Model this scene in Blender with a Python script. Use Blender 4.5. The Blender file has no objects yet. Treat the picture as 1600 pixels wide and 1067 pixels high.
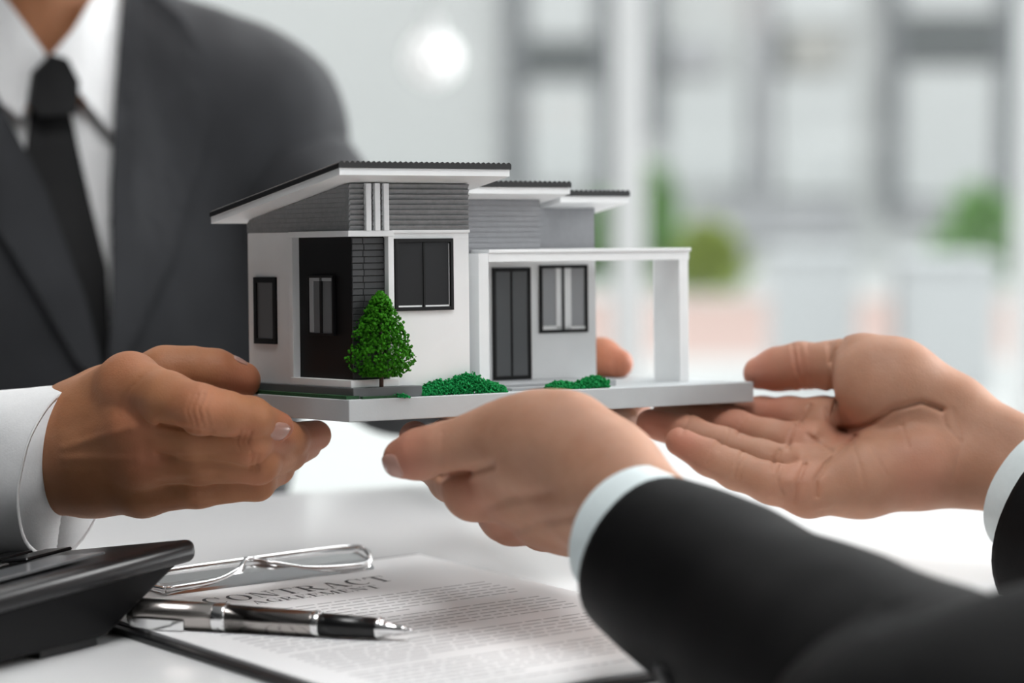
import bpy, bmesh, math, random
import numpy as np
from mathutils import Vector, Matrix, noise
from mathutils.bvhtree import BVHTree

random.seed(7)
scene = bpy.context.scene
COL = scene.collection
PI = math.pi

# ------------------------------------------------------------------ camera
FPX = 4444.0                       # focal length in pixels of the 1600 px frame (100 mm)
TABLE = 0.74
CAM = Vector((0, 0, TABLE + 0.266))
PITCH = math.atan((533.5 - 100) / FPX)
FWD = Vector((0, math.cos(PITCH), -math.sin(PITCH)))
UP = Vector((0, math.sin(PITCH), math.cos(PITCH)))
RIGHT = Vector((1, 0, 0))
cd = bpy.data.cameras.new('camera')
cam = bpy.data.objects.new('camera', cd)
COL.objects.link(cam)
cam.location = CAM
cam.rotation_euler = (PI / 2 - PITCH, 0, 0)
cd.sensor_width = 36
cd.lens = FPX / 1600 * 36
cd.clip_start = 0.05
cd.dof.use_dof = True
cd.dof.focus_distance = 1.385
cd.dof.aperture_fstop = 4.6
cd.dof.aperture_blades = 0
scene.camera = cam

# ------------------------------------------------------------------ sky, sun, exposure
w = bpy.data.worlds.new('world')
scene.world = w
w.use_nodes = True
bg = w.node_tree.nodes['Background']
bg.inputs[0].default_value = (0.96, 0.988, 1.0, 1)
bg.inputs[1].default_value = 2.0
sd = bpy.data.lights.new('sun', 'SUN')
sd.energy = 2.6
sd.angle = math.radians(28)
sd.color = (1.0, 1.0, 0.99)
sun = bpy.data.objects.new('sun', sd)
COL.objects.link(sun)
sun.rotation_euler = Vector((-0.80, -0.52, -0.36)).to_track_quat('-Z', 'Y').to_euler()
vs = scene.view_settings
vs.view_transform = 'Standard'
vs.look = 'None'
vs.exposure = 0.64
vs.gamma = 1
vs.use_curve_mapping = False
scene.cycles.adaptive_threshold = 0.02
scene.cycles.max_bounces = 6
scene.cycles.diffuse_bounces = 3
scene.cycles.glossy_bounces = 3
scene.cycles.transparent_max_bounces = 6


# ------------------------------------------------------------------ helpers
def at(x, y, d):
    """point of the place seen at pixel (x, y) at depth d metres"""
    return CAM + (RIGHT * ((x - 800) / FPX) - UP * ((y - 533.5) / FPX) + FWD) * d


def ground(x, y, z):
    """point seen at pixel (x, y) on the horizontal plane of height z"""
    r = RIGHT * ((x - 800) / FPX) - UP * ((y - 533.5) / FPX) + FWD
    return CAM + r * ((z - CAM.z) / r.z)


def mat(name, col, rough=0.5, metal=0.0, spec=0.5, var=0.0, vscale=60, bump=0.0, bscale=300, sub=0.0, coat=0.0, alpha=1.0, sheen=0.0):
    m = bpy.data.materials.new(name)
    m.use_nodes = True
    nt = m.node_tree
    b = nt.nodes['Principled BSDF']
    b.inputs['Base Color'].default_value = (*col, 1)
    b.inputs['Roughness'].default_value = rough
    b.inputs['Metallic'].default_value = metal
    b.inputs['Specular IOR Level'].default_value = spec
    b.inputs['Coat Weight'].default_value = coat
    b.inputs['Alpha'].default_value = alpha
    b.inputs['Sheen Weight'].default_value = sheen
    tc = nt.nodes.new('ShaderNodeTexCoord')
    if var > 0:
        n = nt.nodes.new('ShaderNodeTexNoise')
        n.inputs['Scale'].default_value = vscale
        n.inputs['Detail'].default_value = 4
        nt.links.new(tc.outputs['Object'], n.inputs['Vector'])
        r = nt.nodes.new('ShaderNodeValToRGB')
        r.color_ramp.elements[0].position = 0.3
        r.color_ramp.elements[1].position = 0.7
        r.color_ramp.elements[0].color = (*[max(0, c * (1 - var)) for c in col], 1)
        r.color_ramp.elements[1].color = (*[min(1, c * (1 + var)) for c in col], 1)
        nt.links.new(n.outputs['Fac'], r.inputs['Fac'])
        nt.links.new(r.outputs['Color'], b.inputs['Base Color'])
    if bump > 0:
        n2 = nt.nodes.new('ShaderNodeTexNoise')
        n2.inputs['Scale'].default_value = bscale
        n2.inputs['Detail'].default_value = 3
        nt.links.new(tc.outputs['Object'], n2.inputs['Vector'])
        bp = nt.nodes.new('ShaderNodeBump')
        bp.inputs['Strength'].default_value = bump
        bp.inputs['Distance'].default_value = 0.001
        nt.links.new(n2.outputs['Fac'], bp.inputs['Height'])
        nt.links.new(bp.outputs['Normal'], b.inputs['Normal'])
    if sub > 0:
        b.inputs['Subsurface Weight'].default_value = sub
        b.inputs['Subsurface Radius'].default_value = (1.0, 0.35, 0.2)
        b.inputs['Subsurface Scale'].default_value = 0.004
    return m


def skin_mat(name, base, red, dark):
    m = mat(name, base, rough=0.56, spec=0.28, sub=0.18)
    nt = m.node_tree
    b = nt.nodes['Principled BSDF']
    tc = nt.nodes.new('ShaderNodeTexCoord')
    n = nt.nodes.new('ShaderNodeTexNoise')
    n.inputs['Scale'].default_value = 45
    n.inputs['Detail'].default_value = 5
    nt.links.new(tc.outputs['Object'], n.inputs['Vector'])
    r = nt.nodes.new('ShaderNodeValToRGB')
    r.color_ramp.elements[0].position = 0.32
    r.color_ramp.elements[1].position = 0.68
    r.color_ramp.elements[0].color = (*dark, 1)
    r.color_ramp.elements[1].color = (*base, 1)
    nt.links.new(n.outputs['Fac'], r.inputs['Fac'])
    a = nt.nodes.new('ShaderNodeAttribute')
    a.attribute_name = 'redness'
    mx = nt.nodes.new('ShaderNodeMix')
    mx.data_type = 'RGBA'
    nt.links.new(a.outputs['Fac'], mx.inputs['Factor'])
    nt.links.new(r.outputs['Color'], mx.inputs[6])
    mx.inputs[7].default_value = (*red, 1)
    nt.links.new(mx.outputs[2], b.inputs['Base Color'])
    v = nt.nodes.new('ShaderNodeTexVoronoi')
    v.inputs['Scale'].default_value = 900
    nt.links.new(tc.outputs['Object'], v.inputs['Vector'])
    n3 = nt.nodes.new('ShaderNodeTexNoise')
    n3.inputs['Scale'].default_value = 260
    n3.inputs['Detail'].default_value = 6
    nt.links.new(tc.outputs['Object'], n3.inputs['Vector'])
    ad = nt.nodes.new('ShaderNodeMath')
    ad.operation = 'MULTIPLY_ADD'
    nt.links.new(v.outputs['Distance'], ad.inputs[0])
    ad.inputs[1].default_value = 0.35
    nt.links.new(n3.outputs['Fac'], ad.inputs[2])
    bp = nt.nodes.new('ShaderNodeBump')
    bp.inputs['Strength'].default_value = 0.22
    bp.inputs['Distance'].default_value = 0.0008
    nt.links.new(ad.outputs[0], bp.inputs['Height'])
    nt.links.new(bp.outputs['Normal'], b.inputs['Normal'])
    return m


M = {
    'white': mat('white_board', (0.77, 0.785, 0.79), 0.45, var=0.02),
    'plate': mat('base_plate_paint', (0.45, 0.48, 0.492), 0.5, var=0.03, bump=0.05, bscale=900),
    'grey_board': mat('grey_siding', (0.2, 0.205, 0.21), 0.5, var=0.12, vscale=400, bump=0.15, bscale=1500),
    'grey_wall': mat('grey_cladding', (0.25, 0.255, 0.27), 0.55, var=0.05, vscale=300),
    'black': mat('black_plastic_trim', (0.004, 0.004, 0.0045), 0.5, spec=0.2),
    'brick': mat('charcoal_brick', (0.03, 0.031, 0.033), 0.45, var=0.15, vscale=500, bump=0.1, bscale=2000),
    'roof': mat('roof_tile', (0.010, 0.010, 0.011), 0.42, spec=0.35, var=0.2, vscale=900, bump=0.1, bscale=1500),
    'pane': mat('dark_pane', (0.035, 0.036, 0.038), 0.12, spec=0.6),
    'pane_grey': mat('grey_pane', (0.12, 0.125, 0.13), 0.15, spec=0.6),
    'pane_light': mat('light_pane', (0.33, 0.34, 0.35), 0.15, spec=0.6),
    'leaf': mat('model_leaf', (0.030, 0.165, 0.006), 0.8, spec=0.1, var=0.5, vscale=500),
    'bush': mat('model_moss', (0.010, 0.23, 0.06), 0.85, spec=0.1, var=0.3, vscale=600),
    'turf': mat('model_turf', (0.008, 0.06, 0.016), 0.9, var=0.4, vscale=900, bump=0.3, bscale=3000),
    'trunk': mat('model_trunk', (0.05, 0.022, 0.016), 0.7),
    'paving': mat('model_paving', (0.3, 0.31, 0.32), 0.6, var=0.05),
    'plinth': mat('model_plinth', (0.1, 0.11, 0.115), 0.6),
    'table': mat('white_table_gloss', (0.89, 0.893, 0.895), 0.16, spec=0.5),
    'steel': mat('steel', (0.6, 0.6, 0.6), 0.3, metal=1),
    'suit_grey': mat('grey_suit_wool', (0.0265, 0.0278, 0.031), 0.85, spec=0.2, var=0.12, vscale=25, bump=0.2, bscale=900, sheen=0.12),
    'suit_black': mat('black_suit_wool', (0.0018, 0.0018, 0.0020), 0.6, spec=0.14, var=0.15, vscale=60, bump=0.2, bscale=1400),
    'shirt': mat('white_shirt_cotton', (0.78, 0.785, 0.79), 0.8, var=0.02, vscale=300, bump=0.1, bscale=900),
    'shirt_pale': mat('pale_shirt_cotton', (0.66, 0.74, 0.75), 0.8, var=0.02, vscale=300, bump=0.1, bscale=1200),
    'tie': mat('black_tie_silk', (0.004, 0.004, 0.0045), 0.6, spec=0.2),
    'nail': mat('fingernail', (0.45, 0.25, 0.20), 0.2, spec=0.5, sub=0.1),
    'hair': mat('black_hair', (0.01, 0.008, 0.007), 0.5),
    'eye': mat('eye_white', (0.8, 0.78, 0.75), 0.2),
    'skin_man': skin_mat('skin_tan', (0.42, 0.19, 0.095), (0.47, 0.17, 0.10), (0.34, 0.142, 0.066)),
    'skin_woman': skin_mat('skin_light', (0.45, 0.248, 0.165), (0.47, 0.185, 0.125), (0.375, 0.19, 0.118)),
    'board': mat('clipboard_black', (0.008, 0.008, 0.009), 0.35),
    'paper': mat('paper', (0.89, 0.89, 0.895), 0.7),
    'ink': mat('ink', (0.06, 0.06, 0.065), 0.8),
    'ink_light': mat('ink_small_print', (0.45, 0.45, 0.46), 0.9),
    'chrome': mat('chrome', (0.82, 0.82, 0.82), 0.14, metal=1),
    'gunmetal': mat('gunmetal', (0.42, 0.39, 0.37), 0.2, metal=1),
    'rubber': mat('black_grip', (0.004, 0.004, 0.0045), 0.28),
    'calc': mat('calculator_shell', (0.005, 0.005, 0.0055), 0.45, spec=0.1, bump=0.04, bscale=2500),
    'calc_top': mat('calculator_top', (0.008, 0.008, 0.009), 0.3, spec=0.35),
    'floor': mat('floor_pale', (0.34, 0.34, 0.335), 0.35, var=0.03, vscale=3),
    'wall_dark': mat('wall_grey', (0.035, 0.036, 0.038), 0.8),
    'wall_mid': mat('wall_warm_grey', (0.055, 0.054, 0.053), 0.8),
    'facade': mat('facade_white', (0.36, 0.366, 0.364), 0.8, var=0.02, vscale=1),
    'facade_panel': mat('facade_panel', (0.375, 0.383, 0.384), 0.7),
    'bar': mat('facade_bar_grey', (0.115, 0.12, 0.127), 0.6),
    'bar_dark': mat('facade_bar_dark', (0.072, 0.078, 0.08), 0.6),
    'bar_light': mat('facade_bar_light', (0.27, 0.27, 0.28), 0.6),
    'bar_beige': mat('facade_beige', (0.27, 0.265, 0.25), 0.7),
    'ceiling': mat('ceiling_paint', (0.38, 0.38, 0.38), 0.8),
    'post': mat('window_post_white', (0.78, 0.79, 0.79), 0.4),
    'ground_out': mat('pale_concrete', (0.47, 0.47, 0.465), 0.8, var=0.03, vscale=1),
    'pink': mat('pink_brick_paving', (0.42, 0.30, 0.27), 0.85, var=0.08, vscale=4),
    'shrub': mat('shrub_leaf', (0.12, 0.25, 0.07), 0.7, var=0.5, vscale=9),
    'shrub2': mat('shrub_leaf_yellow', (0.24, 0.31, 0.07), 0.7, var=0.4, vscale=9),
    'planter': mat('planter_white', (0.44, 0.445, 0.455), 0.6),
}


def link(name, me, m=None, parent=None, smooth=False):
    me.name = name
    if m is not None and not me.materials:
        me.materials.append(m)
    o = bpy.data.objects.new(name, me)
    COL.objects.link(o)
    if parent is not None:
        o.parent = parent
    if smooth:
        me.polygons.foreach_set('use_smooth', [True] * len(me.polygons))
    return o


def mesh(name, v, f, m, parent=None, smooth=False):
    me = bpy.data.meshes.new(name)
    me.from_pydata([tuple(p) for p in v], [], [tuple(int(i) for i in q) for q in f])
    me.update()
    return link(name, me, m, parent, smooth)


def tag(o, label=None, cat=None, group=None, kind=None):
    if label:
        o['label'] = label
    if cat:
        o['category'] = cat
    if group:
        o['group'] = group
    if kind:
        o['kind'] = kind
    return o


def empty(name, loc=(0, 0, 0), mw=None):
    o = bpy.data.objects.new(name, None)
    COL.objects.link(o)
    o.empty_display_size = 0.02
    if mw is not None:
        o.matrix_world = mw
    else:
        o.location = loc
    return o


def boxes(bm, b, T=None):
    """add an axis aligned box (x0,x1,y0,y1,z0,z1)"""
    x0, x1, y0, y1, z0, z1 = b
    vs_ = [bm.verts.new(p) for p in ((x0, y0, z0), (x1, y0, z0), (x1, y1, z0), (x0, y1, z0), (x0, y0, z1), (x1, y0, z1), (x1, y1, z1), (x0, y1, z1))]
    if T is not None:
        for v in vs_:
            v.co = T @ v.co
    for q in ((0, 3, 2, 1), (4, 5, 6, 7), (0, 1, 5, 4), (1, 2, 6, 5), (2, 3, 7, 6), (3, 0, 4, 7)):
        bm.faces.new([vs_[i] for i in q])
    return vs_


def box(name, b, m, parent=None, bev=0.0, T=None, seg=2):
    bm = bmesh.new()
    for bb in (b if isinstance(b[0], (tuple, list)) else [b]):
        boxes(bm, bb, T)
    if bev > 0:
        bmesh.ops.bevel(bm, geom=bm.edges[:], offset=bev, segments=seg, affect='EDGES', profile=0.5)
    me = bpy.data.meshes.new(name)
    bm.to_mesh(me)
    bm.free()
    return link(name, me, m, parent)


def prism(name, poly, lo, hi, axis, m, parent=None, bev=0.0, T=None):
    """extrude a 2-d polygon along an axis (0, 1 or 2) from lo to hi"""
    bm = bmesh.new()

    def p3(p, h):
        q = [p[0], p[1]]
        q.insert(axis, h)
        v = Vector(q)
        return T @ v if T is not None else v
    a = [bm.verts.new(p3(p, lo)) for p in poly]
    b = [bm.verts.new(p3(p, hi)) for p in poly]
    bm.faces.new(a[::-1])
    bm.faces.new(b)
    n = len(poly)
    for i in range(n):
        bm.faces.new((a[i], a[(i + 1) % n], b[(i + 1) % n], b[i]))
    bmesh.ops.recalc_face_normals(bm, faces=bm.faces[:])
    if bev > 0:
        bmesh.ops.bevel(bm, geom=bm.edges[:], offset=bev, segments=2, affect='EDGES', profile=0.5)
    me = bpy.data.meshes.new(name)
    bm.to_mesh(me)
    bm.free()
    return link(name, me, m, parent)


def catmull(pts, n):
    """smooth resampling of a list of equally long tuples"""
    P = [np.array(p, float) for p in pts]
    P = [2 * P[0] - P[1]] + P + [2 * P[-1] - P[-2]]
    out = []
    for i in range(1, len(P) - 2):
        for k in range(n):
            t = k / n
            a, b, c, d = P[i - 1], P[i], P[i + 1], P[i + 2]
            out.append(0.5 * ((2 * b) + (c - a) * t + (2 * a - 5 * b + 4 * c - d) * t * t + (3 * b - a - 3 * c + d) * t ** 3))
    out.append(P[-2])
    return out


def tube(pts, segs=32, n=6, side=None, thick=0.0, caps=False, wrinkle=0.0, wscale=18.0, seed=0.0, smooth_path=True):
    """loft of ellipses: pts = (x, y, z, ra, rb); ra along `side`, rb across. Returns verts, faces."""
    P = catmull(pts, n) if smooth_path else [np.array(p, float) for p in pts]
    V, F = [], []
    side = Vector(side) if side is not None else Vector((0, 0, 1))
    rings = []
    for i, p in enumerate(P):
        c = Vector(p[:3])
        t = (Vector(P[min(i + 1, len(P) - 1)][:3]) - Vector(P[max(i - 1, 0)][:3])).normalized()
        u = (side - t * side.dot(t)).normalized()
        v = t.cross(u)
        ring = []
        for k in range(segs):
            a = 2 * PI * k / segs
            q = c + u * (math.cos(a) * p[3]) + v * (math.sin(a) * p[4])
            if wrinkle:
                nz = noise.noise(q * wscale + Vector((seed, seed * 2, 0))) + 0.5 * noise.noise(q * wscale * 2.1 + Vector((seed, 3, 1)))
                q = c + (q - c) * (1 + wrinkle * nz)
            ring.append(len(V))
            V.append(q)
        rings.append(ring)
    for i in range(len(rings) - 1):
        for k in range(segs):
            F.append((rings[i][k], rings[i][(k + 1) % segs], rings[i + 1][(k + 1) % segs], rings[i + 1][k]))
    if thick > 0:
        m0 = len(V)
        for i, p in enumerate(P):
            c = Vector(p[:3])
            for k in range(segs):
                q = V[rings[i][k]]
                V.append(q + (c - q).normalized() * thick)
        nn = len(P)
        for i in range(nn - 1):
            for k in range(segs):
                a, b = m0 + i * segs + k, m0 + i * segs + (k + 1) % segs
                F.append((a, a + segs, b + segs, b))
        for e in (0, nn - 1):
            for k in range(segs):
                a, b = rings[e][k], rings[e][(k + 1) % segs]
                c_, d_ = m0 + e * segs + (k + 1) % segs, m0 + e * segs + k
                F.append((a, b, c_, d_) if e else (d_, c_, b, a))
    elif caps:
        F.append(tuple(rings[0][::-1]))
        F.append(tuple(rings[-1]))
    return V, F


def rod(name, pts, m, parent=None, segs=12, n=1, off=Vector((0, 0, 0))):
    V, F = tube(pts, segs=segs, n=n, caps=True, side=(0.13, 0.2, 0.97), smooth_path=n > 1)
    return mesh(name, [Vector(v) - off for v in V], F, m, parent, smooth=True)


# ------------------------------------------------------------------ implicit surfaces
class Field:
    """smooth union of tapered capsules and ellipsoids"""

    def __init__(self):
        self.groups = []          # (list of prims, k inside the group)
        self.hand = False
        self.marks = []           # (px polyline, depth, width px, nearest depth limit)

    @staticmethod
    def prim(P, q):
        if q[0] == 'c':
            _, a, b, ra, rb = q
            a = np.array(a, np.float32)
            b = np.array(b, np.float32)
            ab = b - a
            t = np.clip(((P - a) @ ab) / max(float(ab @ ab), 1e-12), 0, 1)
            d = P - a - t[:, None] * ab
            return np.sqrt((d * d).sum(1)) - (ra + (rb - ra) * t)
        _, c, R, s = q
        L = (P - np.array(c, np.float32)) @ np.array(R, np.float32)
        s = np.array(s, np.float32)
        k0 = np.sqrt(((L / s) ** 2).sum(1))
        k1 = np.sqrt(((L / (s * s)) ** 2).sum(1))
        return k0 * (k0 - 1) / np.maximum(k1, 1e-6)

    @staticmethod
    def smin(a, b, k):
        h = np.maximum(k - np.abs(a - b), 0) / k
        return np.minimum(a, b) - h * h * k * 0.25

    def __call__(self, P):
        tot = fing = None
        for gi, (prims, k, ko) in enumerate(self.groups):
            g = None
            for q in prims:
                d = self.prim(P, q)
                g = d if g is None else self.smin(g, d, k)
            if self.hand and gi:
                fing = g if fing is None else self.smin(fing, g, 0.0014)
            else:
                tot = g if tot is None else self.smin(tot, g, ko)
        if fing is not None:
            tot = self.smin(tot, fing, 0.0065)
        if self.marks:
            rel = P - np.array(CAM, np.float32)
            dz = rel @ np.array(FWD, np.float32)
            px = 800 + FPX * rel[:, 0] / dz
            py = 533.5 - FPX * (rel @ np.array(UP, np.float32)) / dz
            for poly, dep, wd, dmax in self.marks:
                best = np.full(len(P), 1e9, np.float32)
                for (x0, y0), (x1, y1) in zip(poly[:-1], poly[1:]):
                    ex, ey = x1 - x0, y1 - y0
                    t = np.clip(((px - x0) * ex + (py - y0) * ey) / (ex * ex + ey * ey + 1e-9), 0, 1)
                    best = np.minimum(best, (px - x0 - t * ex) ** 2 + (py - y0 - t * ey) ** 2)
                g = np.exp(-best / (wd * wd)) * dep
                tot = tot + np.where(dz < dmax, g, 0)
        return tot

    def bounds(self):
        lo, hi = np.full(3, 1e9), np.full(3, -1e9)
        for prims, _, _ in self.groups:
            for q in prims:
                if q[0] == 'c':
                    for p, r in ((q[1], q[3]), (q[2], q[4])):
                        lo = np.minimum(lo, np.array(p) - r)
                        hi = np.maximum(hi, np.array(p) + r)
                else:
                    r = max(q[3])
                    lo = np.minimum(lo, np.array(q[1]) - r)
                    hi = np.maximum(hi, np.array(q[1]) + r)
        return lo, hi


def polygonise(field, h):
    """surface nets over a sparse fine grid"""
    lo, hi = field.bounds()
    lo = lo - 6 * h
    hi = hi + 6 * h
    C = 4
    n = (np.ceil((hi - lo) / (h * C)).astype(int) + 2)
    g = [lo[i] + np.arange(n[i]) * h * C for i in range(3)]
    X = np.stack(np.meshgrid(*g, indexing='ij'), -1).reshape(-1, 3).astype(np.float32)
    Fc = field(X).reshape(n)
    near = np.abs(Fc) < h * C * 2.2
    N = (n - 1) * C + 1
    idx = [np.minimum((np.arange(N[i]) + C // 2) // C, n[i] - 1) for i in range(3)]
    mask = near[np.ix_(*idx)]
    Ff = Fc[np.ix_(*idx)].astype(np.float32)
    ii = np.argwhere(mask)
    pts = (lo + ii * h).astype(np.float32)
    vals = np.concatenate([field(pts[i:i + 400000]) for i in range(0, len(pts), 400000)])
    Ff[mask] = vals
    S = Ff < 0
    cnt = np.zeros(N - 1, np.int8)
    for a in (0, 1):
        for b in (0, 1):
            for c in (0, 1):
                cnt += S[a:N[0] - 1 + a, b:N[1] - 1 + b, c:N[2] - 1 + c]
    act = (cnt > 0) & (cnt < 8)
    cells = np.argwhere(act)
    vid = np.full(N - 1, -1, np.int64)
    vid[act] = np.arange(len(cells))
    pos = np.zeros((len(cells), 3))
    num = np.zeros(len(cells))
    corners = [(a, b, c) for a in (0, 1) for b in (0, 1) for c in (0, 1)]
    val = {co: Ff[cells[:, 0] + co[0], cells[:, 1] + co[1], cells[:, 2] + co[2]] for co in corners}
    for co in corners:
        for ax in range(3):
            if co[ax] == 0:
                c2 = list(co)
                c2[ax] = 1
                a, b = val[co], val[tuple(c2)]
                mk = (a < 0) != (b < 0)
                t = np.where(mk, a / np.where(mk, a - b, 1), 0)
                p = np.tile(np.array(co, float), (len(cells), 1))
                p[:, ax] += t
                pos += p * mk[:, None]
                num += mk
    V = lo + (cells + pos / num[:, None]) * h
    quads = []
    for ax in range(3):
        b, c = (ax + 1) % 3, (ax + 2) % 3
        s0 = [slice(None)] * 3
        s1 = [slice(None)] * 3
        s0[ax] = slice(0, N[ax] - 1)
        s1[ax] = slice(1, N[ax])
        A, B = S[tuple(s0)], S[tuple(s1)]
        e = np.argwhere(A != B)
        e = e[(e[:, b] > 0) & (e[:, c] > 0) & (e[:, b] < N[b] - 1) & (e[:, c] < N[c] - 1)]
        inside = A[e[:, 0], e[:, 1], e[:, 2]]
        q = []
        for db, dc in ((-1, -1), (0, -1), (0, 0), (-1, 0)):
            k = e.copy()
            k[:, b] += db
            k[:, c] += dc
            q.append(vid[k[:, 0], k[:, 1], k[:, 2]])
        q = np.stack(q, 1)
        q[~inside] = q[~inside][:, ::-1]
        quads.append(q)
    Q = np.concatenate(quads)
    Q = Q[(Q >= 0).all(1)]
    return V, Q


def fast_mesh(name, V, Q, m, parent=None, off=(0, 0, 0), red=None):
    me = bpy.data.meshes.new(name)
    V = np.asarray(V, np.float32) - np.array(off, np.float32)
    Q = np.asarray(Q, np.int32)
    me.vertices.add(len(V))
    me.vertices.foreach_set('co', V.ravel())
    me.loops.add(Q.size)
    me.loops.foreach_set('vertex_index', Q.ravel())
    me.polygons.add(len(Q))
    me.polygons.foreach_set('loop_start', np.arange(len(Q), dtype=np.int32) * 4)
    me.update(calc_edges=True)
    if red is not None:
        a = me.attributes.new('redness', 'FLOAT', 'POINT')
        a.data.foreach_set('value', np.asarray(red, np.float32))
    me.validate()
    return link(name, me, m, parent, smooth=True)


def chain(pts):
    """pts: (x, y, depth, r) in pixels and metres -> capsules"""
    W = [(np.array(at(*p[:3])), p[3]) for p in pts]
    return [('c', a[0], b[0], a[1], b[1]) for a, b in zip(W[:-1], W[1:])]


def ball(x, y, d, sx, sy, sz, roll=0.0):
    """ellipsoid with axes right, up, forward of the picture, rolled about the view"""
    c, s = math.cos(roll), math.sin(roll)
    r = RIGHT * c + UP * s
    u = UP * c - RIGHT * s
    return ('e', np.array(at(x, y, d)), np.array([r, u, FWD]).T, (sx, sy, sz))


def fingernail(parent, off, c, axis, normal, wd, ln, rad, m=None):
    """curved nail plate of real thickness"""
    c, axis, normal = Vector(c), Vector(axis).normalized(), Vector(normal)
    normal = (normal - axis * normal.dot(axis)).normalized()
    sidev = axis.cross(normal)
    bm = bmesh.new()
    nu, nv = 10, 10
    top = {}
    for lay, hgt in ((0, 0.0), (1, -0.0012)):
        for i in range(nu + 1):
            for j in range(nv + 1):
                u, v = i / nu * 2 - 1, j / nv * 2 - 1
                # superellipse outline
                k = max(abs(u), abs(v), 1e-6)
                ln_ = (abs(u) ** 3.2 + abs(v) ** 3.2) ** (1 / 3.2)
                s = k / ln_ if ln_ > 0 else 1
                u, v = u * s, v * s
                a = v * wd / rad
                p = c + axis * (u * ln + (0.0)) + sidev * (math.sin(a) * rad) + normal * ((math.cos(a) - 1) * rad + hgt - 0.0009 * u * u)
                top[lay, i, j] = bm.verts.new(p - Vector(off))
    for lay in (0, 1):
        for i in range(nu):
            for j in range(nv):
                q = [top[lay, i, j], top[lay, i + 1, j], top[lay, i + 1, j + 1], top[lay, i, j + 1]]
                bm.faces.new(q if lay else q[::-1])
    ring = [(i, 0) for i in range(nu)] + [(nu, j) for j in range(nv)] + [(i, nv) for i in range(nu, 0, -1)] + [(0, j) for j in range(nv, 0, -1)]
    for a, b in zip(ring, ring[1:] + ring[:1]):
        bm.faces.new((top[0, a[0], a[1]], top[0, b[0], b[1]], top[1, b[0], b[1]], top[1, a[0], a[1]]))
    bmesh.ops.recalc_face_normals(bm, faces=bm.faces[:])
    me = bpy.data.meshes.new('fingernail')
    bm.to_mesh(me)
    bm.free()
    o = link('fingernail', me, m or M['nail'], parent, smooth=True)
    return o


# ------------------------------------------------------------------ the room and what lies outside
def struct(o):
    o['kind'] = 'structure'
    return o


struct(box('floor', (-2.6, 3.4, -1.6, 6.0, -0.05, 0.0), M['floor']))
struct(box('wall_left', (-2.7, -2.6, -1.6, 6.1, 0.0, 2.9), M['wall_dark']))
struct(box('wall_front', (-2.7, 3.4, -1.7, -1.6, 0.0, 2.9), M['wall_mid']))

struct(box('ceiling', (-2.7, 3.5, -1.7, 6.1, 2.9, 3.0), M['ceiling']))
glass = bpy.data.materials.new('window_glass')
glass.use_nodes = True
nt = glass.node_tree
nt.nodes.clear()
out = nt.nodes.new('ShaderNodeOutputMaterial')
mixs = nt.nodes.new('ShaderNodeMixShader')
tr = nt.nodes.new('ShaderNodeBsdfTransparent')
tr.inputs[0].default_value = (0.975, 0.99, 0.985, 1)
gl = nt.nodes.new('ShaderNodeBsdfGlossy')
gl.inputs['Roughness'].default_value = 0.02
mixs.inputs[0].default_value = 0.04
nt.links.new(tr.outputs[0], mixs.inputs[1])
nt.links.new(gl.outputs[0], mixs.inputs[2])
nt.links.new(mixs.outputs[0], out.inputs[0])


def pxw(x, Y):
    """world x of a picture column at world depth Y (near the horizon)"""
    return (x - 800) / FPX * Y / math.cos(PITCH)


def pxz(y, Y):
    return CAM.z - math.tan(math.atan((y - 533.5) / FPX) + PITCH) * Y


WY = 6.0
posts = [(-2.5, -2.44), (pxw(595, WY), pxw(640, WY)), (pxw(957, WY), pxw(1005, WY)), (pxw(1588, WY), pxw(1640, WY)), (2.2, 2.27), (3.3, 3.37)]
posts[1] = (-1.15, -1.08)
for i, (x0, x1) in enumerate(posts):
    struct(box('trim_%d' % (i + 1), (x0, x1, WY - 0.06, WY + 0.06, 0.0, 2.9), M['post'], bev=0.006))
for i in range(len(posts) - 1):
    wroot = struct(empty('window_%d' % (i + 1), (0.5 * (posts[i][1] + posts[i + 1][0]), WY, 0.0)))
    hw = 0.5 * (posts[i + 1][0] - posts[i][1])
    box('pane', (-hw, hw, -0.004, 0.004, 0.06, 2.84), glass, wroot)
    box('sill', (-hw, hw, -0.03, 0.03, 0.0, 0.06), M['post'], wroot)
    box('head_rail', (-hw, hw, -0.03, 0.03, 2.84, 2.9), M['post'], wroot)

for k, yy in enumerate((-1.55, 0.3, 2.2, 4.1)):
    struct(box('trim_%d' % (k + 7), (3.38, 3.44, yy - 0.03, yy + 0.03, 0.0, 2.9), M['post'], bev=0.005))

# paved court outside
tag(box('courtyard_ground', (-9, 11, 6.1, 9.9, -0.08, -0.02), M['ground_out']), kind='structure')
tag(box('brick_paving', (-9, 11, 9.9, 12.4, -0.08, -0.02), M['pink']), kind='structure')
tag(box('planting_bed', (-9, 11, 12.4, 14.0, -0.08, 0.0), M['ground_out']), kind='structure')

# building across the court: pale wall, grey frame bars, pale panels
BY = 14.0
bld = empty('building', (0, BY, 0))
tag(bld, 'pale building across the courtyard with grey window bars and light panels', 'building')
box('wall', (-9, 11, 0.0, 0.4, -0.08, 9.0), M['facade'], bld)


def fac(name, x0, x1, y0, y1, m, dep):
    z1 = pxz(y0, BY) if y0 > -50 else 4.2
    return box(name, (pxw(x0, BY), pxw(x1, BY), -dep, 0.02, pxz(y1, BY), z1), m, bld)


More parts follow.
